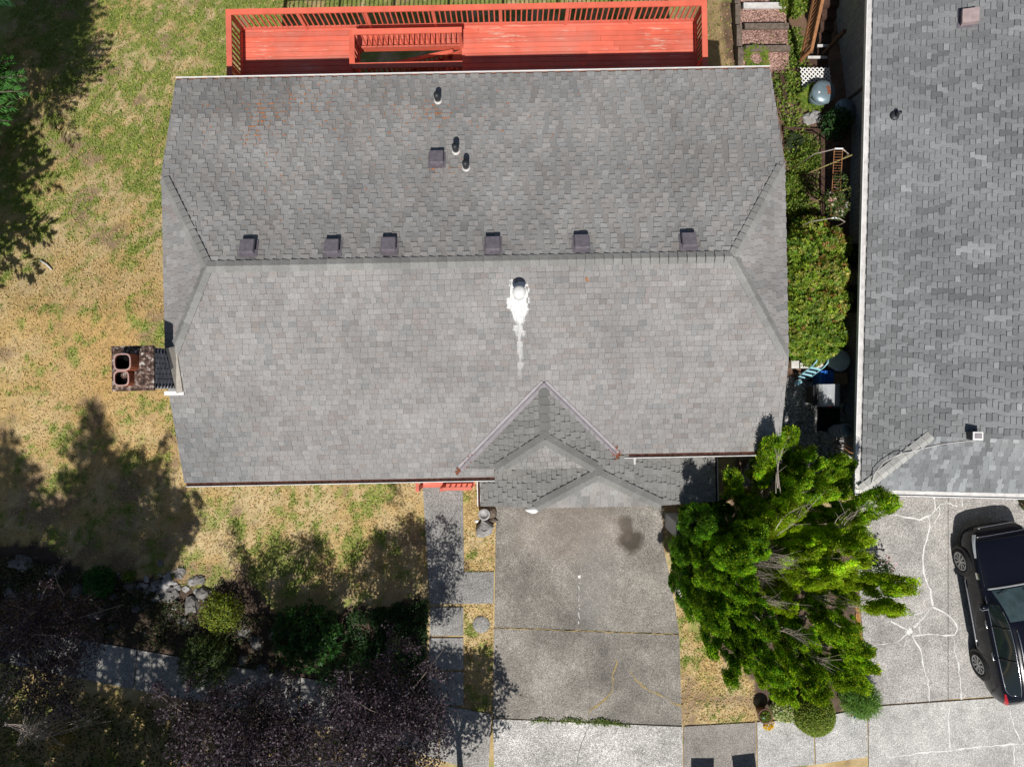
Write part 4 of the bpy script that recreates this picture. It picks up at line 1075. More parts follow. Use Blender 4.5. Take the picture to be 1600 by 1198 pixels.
patch('ground_cover', 'bright green leafy ground cover spilling over the timber steps', [(1186, 50), (1250, 45), (1258, 110), (1256, 160), (1232, 160), (1225, 112), (1215, 95), (1186, 78)], 1500, BR, (.06, .11))
patch('ground_cover', 'patchy green plants on brown mulch between hedge and timber edge', [(1205, 118), (1232, 108), (1250, 190), (1283, 215), (1283, 350), (1228, 360), (1226, 230)], 1700, BR+[(.10, .16, .03)], (.05, .10))
shrub('leafy_shrub', 'small green shrub on the mulch next to the clipped roof corner', (1254, 250), .42, .5, 1100, BR, group=SG, lw=(.05, .1))
shrub('leafy_shrub', 'green plant just above the rhododendron hedge with dark gap', (1243, 325), .38, .5, 800, BR+[(.08, .13, .02)], group=SG, lw=(.05, .1))
shrub('leafy_shrub', 'leafy green plant pressed against the house eave beside the hedge', (1233, 290), .28, .45, 500, BR, group=SG, lw=(.05, .1))
def fern(px, label, n, ln, cols, h=.3, grp='ferns in the side garden'):
    b = G(*px); t = thing('fern', b, label, 'fern', grp)
    for k in range(n):
        a = 6.283*k/n+U(-.25, .25); L_ = ln*U(.75, 1.1); m = 16
        dirh = np.array([math.cos(a), math.sin(a), 0]); f = np.linspace(.0, 1, m)
        ctr = dirh*(f*L_)[:, None]+np.array([0, 0, 1])*(h*np.sin(f*2.4)/1.0)[:, None]
        sd_ = np.array([-dirh[1], dirh[0], 0]); pos = np.concatenate([ctr, ctr]); dd = np.concatenate([np.tile(sd_+dirh*.5, (m, 1)), np.tile(-sd_+dirh*.5, (m, 1))])
        wl = np.tile(.13*np.sin(np.clip(f*1.05, 0, 1)*math.pi*.86+.35)*ln/.45+.03, 2)
        rv = np.stack([ctr-sd_*.007, ctr+sd_*.007], 1).reshape(-1, 3); rq = np.array([[2*i, 2*i+1, 2*i+3, 2*i+2] for i in range(m-1)])
        leafmesh('frond', [leaves(pos, dd, np.tile([0, 0, 1.], (2*m, 1)), wl, np.full(2*m, .035*ln/.45), pick(cols, 2*m, .12)), (rv, rq, np.tile(cols[1], (m-1, 1)))], M_LEAF, t)
    return t
fern((1178, 97), 'fern growing in the lowest timber step beside the red deck', 12, .46, BR)
fern((1262, 160), 'bright fern beside the grey domed lid and pale rock', 13, .48, BR, .35)
fern((1237, 226), 'dark fern tucked against the eave below the timber edge', 9, .30, [(.03, .05, .02), (.05, .07, .03)])
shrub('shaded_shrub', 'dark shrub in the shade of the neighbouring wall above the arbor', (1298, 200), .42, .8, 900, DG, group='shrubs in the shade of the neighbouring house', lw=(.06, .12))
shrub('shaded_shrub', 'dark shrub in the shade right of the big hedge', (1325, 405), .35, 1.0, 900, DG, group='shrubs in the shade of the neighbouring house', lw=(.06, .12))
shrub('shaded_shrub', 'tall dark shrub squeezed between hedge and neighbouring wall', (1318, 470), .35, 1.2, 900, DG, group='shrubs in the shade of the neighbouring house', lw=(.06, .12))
# shrubs at the front
shrub('rhododendron', 'dark green rhododendron in deep shade left of the front path', (490, 985), .92, 1.2, 3600, [(.03, .10, .016), (.02, .07, .012), (.045, .13, .02)], lw=(.10, .17), asp=.32, mat=M_GLOSS, whorl=7)
shrub('clipped_shrub', 'rounded dark shrub below the rhododendron under the purple tree', (545, 1050), .85, .9, 4200, [(.03, .085, .025), (.04, .10, .03)], lw=(.03, .06), lump=.12)
shrub('golden_shrub', 'sunlit yellow green shrub on the rockery by the front lawn', (352, 950), .55, .8, 1700, [(.26, .30, .035), (.20, .25, .03), (.11, .16, .025)], lw=(.05, .09), asp=.6, lump=.4)
shrub('spiky_shrub', 'green shrub with narrow leaves hanging over the sidewalk edge', (330, 1025), .75, .8, 2600, [(.07, .11, .03), (.11, .14, .05), (.04, .07, .02)], lw=(.10, .2), asp=.16)
shrub('leafy_shrub', 'small vivid green shrub in the shade at the left rockery', (163, 905), .42, .6, 1100, [(.03, .13, .025), (.05, .16, .03)], lw=(.07, .13), asp=.3)
shrub('leafy_shrub', 'tiny sunlit shrub at the left end of the rockery stones', (205, 898), .16, .3, 200, BR, lw=(.05, .09))
shrub('box_ball', 'round clipped box bush at the sidewalk below the cypresses', (1262, 1105), 
      .56, 1.0, 9000, [(.20, .28, .04), (.15, .22, .03), (.27, .32, .06)], lw=(.045, .075), lump=.05, shell=.85)
shrub('variegated_shrub', 'pale variegated shrub between flower pot and box bush', (1220, 1103), 
      .33, .5, 2200, [(.45, .50, .22), (.16, .26, .05), (.55, .55, .34)], lw=(.05, .09), asp=.6)
shrub('feathery_shrub', 'fluffy feathery green shrub at the corner of the neighbouring driveway', (1335, 1083), .46, .9, 5500, [(.14, .28, .05), (.19, .33, .055), (.09, .20, .035)], lw=(.08, .2), asp=.10, stems=3, lump=.55, shell=.35)
shrub('leafy_shrub', 'bright broad leaved shrub among the cypresses by the patio', (1290, 730), .40, 1.6, 900, [(.07, .22, .02), (.10, .26, .03)], lw=(.08, .14), asp=.75)
shrub('leafy_shrub', 'small dark plant at the right edge below the neighbouring eave', (1600, 786), .18, .3, 220, [(.10, .13, .06), (.16, .10, .07)], lw=(.05, .1))
fl = shrub('rose_bush', 'pink flowering bush at the edge of the neighbouring driveway', (1352, 880), .34, 1.3, 900, [(.05, .10, .025), (.04, .08, .02)], lw=(.05, .09))
v = blob_np((.12, 0, .5), (.34, .40, .85), 70, [(.72, .45, .60), (.80, .66, .74)], (.07, .11), .9, .3)
leafmesh('blossom', v, M_LEAF, fl)
patch('ivy', 'dark ivy bed in deep shade beside the front path', [(545, 955), (668, 935), (668, 1098), (600, 1095), (540, 1010)], 6500, [(.025, .07, .018), (.02, .055, .016), (.04, .09, .022)], (.05, .09), h=.22)
patch('rockery_plants', 'low dark plants scattered over the front rockery', [(-30, 860), (200, 900), (330, 960), (440, 960), (470, 1060), (330, 1025), (130, 985), (-30, 960)], 11000, [(.05, .09, .025), (.09, .10, .035), (.035, .05, .02), (.13, .09, .06), (.16, .13, .09)], (.04, .09), h=.2)
patch('verge_weeds', 'dark weeds and dry leaves on the shaded verge at the bottom left', [(-30, 1050), (80, 1070), (330, 1118), (480, 1150), (480, 1260), (-30, 1260)], 9000, [(.06, .09, .025), (.09, .11, .035), (.20, .15, .07), (.30, .24, .10), (.04, .06, .02)], (.04, .10), h=.2)
patch('driveway_weeds', 'green weeds in the joint between driveway and bright apron', [(830, 1120), (905, 1119), (985, 1127), (985, 1133), (905, 1129), (830, 1125)], 700, [(.10, .17, .03), (.14, .18, .04)], (.03, .06), h=.1)

# ------------------------------------------------------------------ rocks
def rock(name, label, px, r, h, group=None, mat=None, cat='rock', z=None):
    b = G(*px)
    if z is not None: b.z = z
    n1, n2 = 5, 9; vs_ = []; fs = []; sx, sy, a0 = U(.75, 1.35), U(.65, 1.1), U(0, 6)
    for i in range(n1):
        ph = math.pi*.5*(i/(n1-1))
        for k in range(n2):
            a = 2*math.pi*k/n2+a0; rr = r*math.cos(ph)**.7*U(.88, 1.1)*(1+.45*(float(vnoise(math.cos(a)*1.3+px[0], math.sin(a)*1.3+ph*1.4, 1.6, 4))-.5)*2)
            vs_.append((rr*math.cos(a)*sx, rr*math.sin(a)*sy, h*math.sin(ph)**.8*(1+.25*(float(vnoise(a, ph*3+px[1], 1.5, 7))-.5))-.03))
    for i in range(n1-1):
        for k in range(n2): fs.append((i*n2+k, i*n2+(k+1) % n2, (i+1)*n2+(k+1) % n2, (i+1)*n2+k))
    o = MB().add(vs_, fs).build(name, mat or M_ROCK, None, b)
    return tag(o, label, cat, group)
RG = 'rough stones of the front rockery'
for (a, b_, r, h) in [(35, 880, .38, .35), (88, 893, .3, .3), (70, 930, .34, .3), (120, 925, .28, .25), (20, 925, .3, .3), (138, 938, .22, .2), (180, 930, .25, .25), (205, 915, .2, .2), (150, 960, .3, .2), (105, 960, .25, .22), (270, 930, .3, .25), (300, 945, .35, .35), (320, 925, .3, .3), (285, 968, .25, .22), (380, 985, .3, .28), (400, 1003, .28, .22), (430, 990, .3, .3), (380, 1030, .28, .25), (410, 1045, .3, .25), (440, 1055, .25, .2), (50, 955, .3, .25), (345, 985, .22, .2)]:
    rock('rockery_stone', 'rough grey stone bedded in the shady front rockery', (a, b_), r*.72, h*.7, RG)
for k in range(46):
    a, b_ = random.gauss(245, 26), random.gauss(921, 12); r = U(.05, .13)
    rock('pale_stone', 'pale broken stone in the sunny spot of the rockery', (a, b_+.12*(a-245)), r, r*.8, 'pale stones in the sunny rockery spot', M_ROCKL)
for k in range(40):
    a, b_ = U(10, 330), U(878, 990); r = U(.06, .15)
    rock('rubble_stone', 'small dark stone half buried in the shaded rockery soil', (a, b_), r, r*.8, 'dark rubble stones in the rockery', M_ROCK)
rock('pale_boulder', 'pale rock beside the fern in the side garden', (1268, 186), .25, .22, None, M_ROCKL)
rock('ornamental_rock', 'pale grey ornamental rock standing on the grass strip by the driveway', (757, 826), .26, .40, None, M_ROCKL)
rock('brown_rock', 'small dark brown rock beside the white rimmed pot', (767, 800), .16, .22, None, M_TIMBER)
rock('brown_rock', 'flat brown rock between pot and pale ornamental rock', (769, 812), .13, .16, None, M_TIMBER)
rock('round_pebble', 'tiny white pebble left of the pale ornamental rock', (745, 814), .06, .06, None, M_WHITE)
rock('brown_rock', 'brown lumpy rock in the side yard below the pale buckets', (1292, 683), .24, .3, None, M_ROCKL)
t = MB().lathe((0, 0, 0), [(.10, 0), (.14, .2), (.17, .22), (.17, .27), (.13, .27), (.12, .2), (.0, .2)], 18); q = G(757, 801)
tag(t.build('stone_pot', M_ROCKL, None, q), 'white rimmed round stone pot on the grass strip by the garage', 'pot')
q = G(752, 975); tag(MB().lathe((0, 0, -.02), [(.24, 0), (.25, .03), (.24, .05), (.1, .052)], 18).build('stepping_stone', M_WALK, None, q), 'round stepping stone in the shaded grass strip', 'paving stone')
# white bag at the garage eave
q = P(831, 796, 2.35); vs_ = []
mb = MB().lathe((0, 0, 0), [(.03, -.1), (.12, -.08), (.17, 0), (.15, .07), (.06, .11), (.02, .12)], 12, sx=1.1, sy=.55)
mb.v = [(x*(1+.25*math.sin(7*y+5*z)), y*(1+.3*math.sin(9*x)), z) for x, y, z in mb.v]
tag(mb.build('white_bag', M_WHITE, None, q), 'crumpled white bag hanging at the garage eave above the driveway', 'bag')
# grey gate post box by the garage corner
gp = thing('gate_post', G(1048, 812), 'grey boxed gate post beside the right garage corner', 'post')
MB().box((0, 0, .8), (.36, .42, 1.6)).build('post', M_GREY, gp); MB().box((0, 0, 1.63), (.44, .50, .06)).build('post_cap', plain('weathered_grey', (.17, .17, .18), .8), gp)
q = G(1056, 917); sg = thing('yard_sign', q, 'small blank white sign panel standing at the right edge of the driveway', 'sign')
MB().box((0, 0, .25), (.09, .40, .42)).build('panel', M_WHITE, sg); MB().box((0, 0, .02), (.04, .06, .1)).build('stake', M_TIMBER, sg)
# ------------------------------------------------------------------ side yard things
st = thing('garden_steps', (0, 0, 0), 'terraced timber steps with reddish gravel landings right of the red deck', 'steps')
M_REDGR = aggregate('reddish_gravel', (.17, .09, .07), (.36, .23, .19), 40, .3)
rows = [(-30, 12), (22, 46), (54, 79), (88, 112)]
for i, (ya, yb) in enumerate(rows):
    xl = 1151+i*2
    pa, pb = G(xl, yb), G(xl+70, ya); zz_ = gz(pa.x, pa.y)+.10
    MB().box(((pa.x+pb.x)/2, (pa.y+pb.y)/2, zz_-.15), (pb.x-pa.x, pb.y-pa.y, .34)).build('landing', M_REDGR if i < 2 else M_TIMBER if False else M_REDGR, st)
    c = G(xl+36, ya-3); MB().box((c.x, c.y, zz_-.02), (1.32, .17, .24), .01).build('timber', M_OFFW if i == 1 else M_TIMBER, st)
    c = G(xl-5, (ya+yb)/2); MB().box((c.x, c.y, zz_-.0), (.16, abs(pb.y-pa.y)+.16, .28)).build('timber', M_TIMBER, st)
te = thing('timber_edging', G(1283, 280), 'dark timber edging along the shaded side of the mulch bed', 'edging')
for (a, b_), (c_, d_) in [((1222, 203), (1283, 207)), ((1283, 210), (1283, 345)), ((1222, 114), (1258, 113)), ((1219, 120), (1225, 160))]:
    A, B = G(a, b_), G(c_, d_); MB().bar(A-te.location+Vector((0, 0, .04)), B-te.location+Vector((0, 0, .04)), .12, .16).build('timber', M_WOODD, te)
# neighbour's wooden stair down to the garden
sr = thing('wooden_stair', (0, 0, 0), 'dark wooden stair with light cedar handrail along the neighbouring wall', 'stairs')
for i in range(9):
    y = 72-19*i; z = -.55+.17*i
    a, b_ = P(1277+2.3*i, y, z), P(1316, y, z); x1 = 9.42
    MB().box(((a.x+x1)/2, a.y-.1, z), (x1-a.x, .30, .045)).build('tread', M_WOODD, sr); MB().box(((a.x+x1)/2, a.y-.26, z-.09), (x1-a.x, .03, .15)).build('riser', M_WOODD, sr)
a, b_ = P(1268, 78, .35), P(1294, -40, 2.1)
MB().bar(a, b_, .09, .04).build('handrail', M_WOODR, sr); MB().bar(a-Vector((0, 0, .75)), b_-Vector((0, 0, .75)), .05, .09).build('bottom_rail', M_WOODR, sr)
for i in range(15):
    q = a.lerp(b_, i/14); MB().box((q.x, q.y, q.z-.4), (.035, .035, .78)).build('baluster', M_WOODR, sr)
p0, p1 = P(1262, 92, -.4), P(1280, 92, -.4)
MB().box(((P(1257, 92, -.5).x+9.42)/2, P(1257, 98, -.5).y, -.62), (9.42-P(1257, 92, -.5).x, .30, .05)).build('tread', M_WOODD, sr)
MB().box(((P(1262, 90, -.4).x+9.3)/2, P(1262, 90, -.4).y, -.40), (9.3-P(1262, 90, -.4).x, .07, .04)).build('nosing', M_OFFW, sr)
MB().box(((P(1276, 72, -.3).x+9.3)/2, P(1276, 73, -.3).y, -.26), (9.3-P(1276, 72, -.3).x, .07, .04)).build('nosing', M_OFFW, sr)
MB().bar(P(1253, 92, -.2), P(1268, 78, .35), .05, .1).build('handrail', M_WOODR, sr)
MB().box((9.2, P(1300, 74, 0).y, .15), (.09, .09, 1.6)).build('post', M_WOODD, sr)
# white lattice panel
lt = thing('lattice_panel', G(1268, 122), 'white diagonal lattice panel leaning under the wooden stair', 'lattice')
o = P(1250, 106, -.1)-lt.location; e1 = P(1296, 106, -.1)-lt.location-o; e2 = P(1254, 140, -.3)-lt.location-o
mbs = []
for k in range(-5, 8):
    for s_ in (1, -1):
        pts = []
        for f in np.linspace(0, 1, 21):
            u = (k+f*5)/7 if s_ > 0 else (k+5-f*5)/7
            if 0 <= u <= 1: pts.append(o+e1*u+e2*float(f))
        if len(pts) > 1: MB().bar(pts[0]+Vector((0, 0, .006*s_)), pts[-1]+Vector((0, 0, .006*s_)), .03, .008).build('slat', M_WHITE, lt)
# round domed lid
q = P(1286, 145, .2); q.z = gz(q.x, q.y); dm = thing('domed_bin', q, 'round blue grey bin with domed lid half in the sun below the lattice', 'bin')
MB().lathe((0, 0, 0), [(.28, 0), (.31, .55)], 26).build('barrel', M_TEAL, dm)
MB().lathe((0, 0, .55), [(.345, 0), (.345, .03), (.30, .08), (.2, .12), (.06, .14), (.0, .145)], 26).build('lid', M_TEAL, dm)
MB().box((.10, .02, .68), (.10, .24, .02), .2).build('lid_vent', M_RUST, dm); MB().box((-.18, -.05, .68), (.05, .05, .05)).build('lid_knob', M_WHITE, dm)
tag(MB().lathe((0, 0, 0), [(.22, 0), (.27, .45), (.29, .46), (.29, .5), (.0, .5)], 22).build('blue_tub', M_TEAL, None, G(1308, 180)), 'blue grey tub standing in the dark shade by the neighbouring wall', 'tub')
# rose arbor
q = G(1308, 278); ab = thing('rose_arbor', q, 'grid topped metal rose arbor between the houses with white end slats', 'arbor')
A0, A1 = P(1310, 233, 1.9)-q, P(1304, 341, 1.9)-q
for s_ in (-.11, .11): MB().bar(A0+Vector((s_, 0, 0)), A1+Vector((s_, 0, 0)), .014, .014).build('rail', M_WOODR, ab)
for i in range(26):
    c = A0.lerp(A1, i/25); MB().bar(c+Vector((-.11, 0, .008)), c+Vector((.11, 0, .008)), .008, .008).build('rung', M_WOODR, ab)
for c in (A0, A1): MB().box(c+Vector((0, 0, .02)), (.22, .035, .03)).build('end_slat', M_WHITE, ab)
for c in (A0, A1):
    for s_ in (-.42, .42):
        MB().tube([(c.x+s_*1.25, c.y, -.05), (c.x+s_*1.1, c.y, 1.5), (c.x+s_*.26, c.y, 1.9)], .016, 6).build('post', M_TWIG, ab)
for f in (.15, .62): 
    c = A0.lerp(A1, f); MB().tube([c+Vector((-.55, -.2, -.5)), c+Vector((.35, .1, .06))], .018, 6).build('bamboo_cane', plain('bamboo', (.30, .25, .09), .7), ab)
rs = thing('climbing_rose', G(1316, 300), 'pale climbing rose on the metal arbor', 'rose')
o_ = rs.location; pts = []
for k in range(12):
    c = q+A0.lerp(A1, U(.3, .95))+Vector((U(-.2, .25), 0, U(-.1, .1)))-o_; pts.append(c)
    MB().tube([(U(-.2, .2), c.y*.6, 0), (c.x*.8, c.y*.8, c.z*.6), c], [.012, .009, .004], 5).build('cane', M_TWIG, rs)
leafmesh('foliage', [blob_np(c, (.17, .2, .14), 70, [(.07, .12, .03), (.13, .17, .04)], (.05, .08), .6) for c in pts]+[blob_np((.35, U(-1, .6), 1.0), (.3, .3, .7), 260, DG, (.05, .09), .6) for _ in range(5)], M_LEAF, rs)
leafmesh('blossom', [blob_np(c+Vector((0, 0, .05)), (.09, .1, .08), 14, [(.72, .62, .50), (.7, .35, .36), (.75, .7, .66)], (.05, .09), .9) for c in pts[:8]]+[blob_np((.5, U(-1, .8), 1.7), (.2, .2, .15), 10, [(.6, .6, .62)], (.06, .1), .9) for _ in range(5)], M_LEAF, rs)
# hand truck leaning, pale blue
ht = thing('hand_truck', G(1266, 588), 'pale blue tubular hand truck leaning below the hedge', 'hand truck')
o_ = ht.location; z0_, z1_ = .25, 1.25
a0, a1 = P(1247, 588, z0_)-o_, P(1270, 571, z1_)-o_; b0, b1 = P(1263, 592, z0_)-o_, P(1287, 574, z1_)-o_
for (s0_, s1_) in ((a0, a1), (b0, b1)):
    MB().tube([s0_, s0_.lerp(s1_, .5), s1_, s1_+Vector((.06, .12, .12)), s1_+Vector((.10, .26, .06))], .018, 8).build('side_tube', M_LBLUE, ht)
for f in (.02, .28, .55, .82):
    MB().bar(a0.lerp(a1, f), b0.lerp(b1, f), .055 if f > .1 else .04, .015).build('cross_bar', M_LBLUE, ht)
MB().box((a0+b0)/2+Vector((-.12, -.14, -.05)), (.20, .12, .015), .6).build('toe_plate', M_LBLUE, ht)
for c in (a0, b0):
    w_ = MB().lathe((0, 0, -.03), [(.11, 0), (.13, .015), (.13, .045), (.11, .06)], 16).build('wheel', M_BLACK, ht, c+Vector((.04, .02, -.1))); w_.rotation_euler = (0, rad(90), rad(40))
# white bench boards behind it
bn = thing('white_bench', G(1253, 571), 'low white bench board tucked under the hedge by the hand truck', 'bench')
MB().box((0, .02, .35), (.9, .22, .04)).build('seat', M_OFFW, bn)
for s_ in (-.38, .38): MB().box((s_, .02, .16), (.06, .18, .33)).build('leg', M_OFFW, bn)
# round pale drum lid, blue tote with cardboard, barbecue, buckets
tag(MB().lathe((0, 0, 0), [(.26, 0), (.27, .6), (.30, .6), (.31, .64), (.26, .66), (.0, .665)], 24).build('round_drum', plain('pale_blue_lid', (.50, .60, .66), .4), None, P(1312, 563, .65)-Vector((0, 0, .65))), 'pale blue round lidded drum right of the hand truck', 'drum')
tt = thing('blue_tote', P(1293, 591, .5)-Vector((0, 0, .5)), 'bright blue plastic tote beside the barbecue', 'tote')
MB().box((-.02, 0, .27), (.36, .42, .52)).build('tub', M_BLUE, tt)
for k in range(3): MB().box((-.09+.07*k, 0, .55), (.05, .44, .05)).build('rib', M_BLUE, tt)
tag(MB().box((0, 0, .25), (.40, .34, .5), .03).box((0, 0, .51), (.03, .34, .012)).build('cardboard_box', plain('cardboard', (.26, .16, .10), .8), None, P(1313, 592, .5)-Vector((0, 0, .5))), 'brown cardboard box right of the blue tote', 'box')
bq = thing('barbecue', P(1297, 617, .95)-Vector((0, 0, .95)), 'grey lidded barbecue on a cart beside the neighbouring wall', 'barbecue', None, .02)
MB().box((0, 0, .45), (.62, .46, .62)).build('cart', M_DGREY, bq)
vs_ = []; n = 9
for s_ in (-.30, .30):
    for k in range(n):
        a = math.pi*k/(n-1); vs_.append((.33*math.cos(a)*.95, s_, .80+.26*math.sin(a)**.8))
fs = [(k, k+1, n+k+1, n+k) for k in range(n-1)]+[tuple(range(n-1, -1, -1)), tuple(range(n, 2*n)), (0, n, 2*n-1, n-1)]
MB().add(vs_, fs).build('lid', plain('grey_lid', (.42, .44, .46), .35, .1), bq)
MB().box((-.36, 0, .80), (.10, .56, .05)).build('front_shelf', M_BLACK, bq); MB().tube([(-.36, -.2, .98), (-.36, .2, .98)], .016, 8).build('handle', M_BLACK, bq)
MB().box((.05, -.33, .80), (.06, .05, .05)).build('red_knob', plain('red_plastic', (.55, .02, .03), .4), bq)
MB().box((.42, 0, .62), (.22, .5, .03)).build('side_shelf', M_DGREY, bq)
for sx_ in (-.27, .27):
    for sy_ in (-.2, .2): MB().box((sx_, sy_, .08), (.05, .05, .16)).build('leg', M_BLACK, bq)
tag(MB().box((0, 0, 0), (.66, .66, .02)).build('rubber_mat', M_BLACK, None, G(1284, 655)+Vector((.18, 0, .03))), 'black rubber mat on the gravel below the barbecue', 'mat')
tag(MB().lathe((0, 0, 0), [(.15, 0), (.17, .22), (.19, .23), (.19, .26), (.15, .26)], 16).build('blue_pail', M_TEAL, None, G(1325, 637)), 'small blue grey pail next to the barbecue by the wall', 'pail')
bk = thing('bucket_stack', G(1296, 673), 'stack of pale blue white buckets lying beside the gravel', 'buckets')
d = (P(1325, 671, .9)-G(1296, 673)); dn_ = d.normalized()
for k in range(4):
    c = dn_*(.17*k)+Vector((0, 0, .12)); pts = [c, c+dn_*.2, c+dn_*.215, c+dn_*.235]
    MB().tube(pts, [.13, .165, .185, .185], 18).build('bucket', plain('bucket_white', (.46, .50, .54), .4, 0, .4, .1), bk)
MB().tube([dn_*(.17*3+.236)+Vector((0, 0, .12)), dn_*(.17*3+.238)+Vector((0, 0, .12))], .15, 18).build('bucket_mouth', M_TEAL, bk)
pl = thing('garden_stakes', G(1315, 700), 'bundle of red and white garden stakes lying by the wall', 'stakes')
for k, (a, b_, c_, d_) in enumerate(((1305, 690, 1336, 712), (1303, 694, 1330, 715), (1308, 688, 1338, 704), (1300, 699, 1334, 708), (1306, 702, 1325, 713))):
    MB().tube([P(a, b_, .06+.03*k)-pl.location, P(c_, d_, .5+.04*k)-pl.location], .014, 6).build('stake', (M_WOODR, M_WHITE, M_RUST)[k % 3], pl)
# brick edging, pot, flowers, ornaments
be = thing('brick_edging', G(1340, 960), 'row of orange bricks edging the neighbouring driveway', 'edging')
bm = [MB().box((0, 0, 0), (.10, .20, .07)).mesh('brick', M_BRICKO) for _ in range(1)]
for k in range(18):
    f = k/17; q = G(1337+9*f, 936+95*f)
    link('brick', bm[0], None, be, q-be.location+Vector((U(-.01, .01), 0, .03))).rotation_euler = (0, 0, U(-.06, .06)+.08)
q = G(1188, 1108); pt = thing('flower_pot', q, 'dark round flower pot with green plant and blue ornament at the sidewalk', 'flower pot')
MB().lathe((0, 0, 0), [(.13, 0), (.17, .35), (.215, .37), (.215, .42), (.185, .42), (.18, .36), (0, .36)], 24).build('pot', plain('pot_brown', (.16, .08, .06), .5), pt)
MB().lathe((0, 0, .355), [(.175, 0), (.17, .012)], 16).build('soil', M_WOODD, pt)
leafmesh('plant', blob_np((0, 0, .36), (.15, .15, .14), 160, BR, (.05, .09), .5), M_LEAF, pt); MB().lathe((-.06, -.02, .40), [(.035, 0), (.045, .04), (.02, .08), (.0, .085)], 10).build('ornament', M_LBLUE, pt)
q = G(1199, 1131); yf = thing('yellow_flowers', q, 'small clump of yellow flowers on the sidewalk edge under the flower pot', 'flowers')
leafmesh('blossom', blob_np((0, 0, .03), (.15, .14, .10), 90, [(.72, .5, .02), (.62, .42, .02)], (.04, .07), .9), M_LEAF, yf)
q = G(1326, 1108); pw = thing('pinwheel', q, 'little blue and pink pinwheel by the feathery shrub', 'pinwheel')
MB().tube([(0, 0, 0), (0, 0, .3)], .008, 6).build('stick', M_WHITE, pw)
for k in range(4):
    a = k*math.pi/2; MB().add([(0, 0, .3), (.12*math.cos(a), .12*math.sin(a), .31), (.09*math.cos(a+.6), .09*math.sin(a+.6), .34), (0, 0, .315)], [(0, 1, 2), (0, 2, 1)]).build('blade', M_BLUE if k % 2 else plain('pink', (.6, .12, .25), .5), pw)
A, B = G(64, 407), G(82, 422)
tag(MB().tube([A+Vector((0, 0, .03)), A.lerp(B, .5)+Vector((.02, .02, .04)), B+Vector((0, 0, .03))], [.03, .026, .02], 6).build('fallen_stick', M_OFFW), 'pale fallen stick lying on the left lawn', 'stick')

# ------------------------------------------------------------------ trash bins just below the frame (their shadows reach the sidewalk)
def bin_(px, label, rz):
    q = P(px[0], px[1], .0); t = thing('wheeled_bin', q, label, 'trash bin', 'wheeled bins at the kerb', rz)
    vs_ = [(-.26, -.30, .06), (.26, -.30, .06), (.26, .26, .06), (-.26, .26, .06), (-.31, -.38, .98), (.31, -.38, .98), (.31, .34, .98), (-.31, .34, .98)]
    MB().add(vs_, [(3, 2, 1, 0), (4, 5, 6, 7), (0, 1, 5, 4), (1, 2, 6, 5), (2, 3, 7, 6), (3, 0, 4, 7)]).build('body', M_DGREY, t)
    MB().box((0, -.01, 1.02), (.66, .80, .06)).build('lid', M_DGREY, t); MB().tube([(-.30, .42, .95), (.30, .42, .95)], .02, 8).build('handle', M_BLACK, t)
    for s_ in (-.28, .28):
        w_ = MB().lathe((0, 0, -.025), [(.11, 0), (.12, .01), (.12, .04), (.11, .05)], 16).build('wheel', M_BLACK, t, (s_, .27, .12)); w_.rotation_euler = (0, rad(90), 0)
bin_((1097, 1238), 'dark wheeled bin at the kerb below the brown sidewalk slab, the left one', .0)
bin_((1163, 1232), 'dark wheeled bin at the kerb below the brown sidewalk slab, the right one', .12)

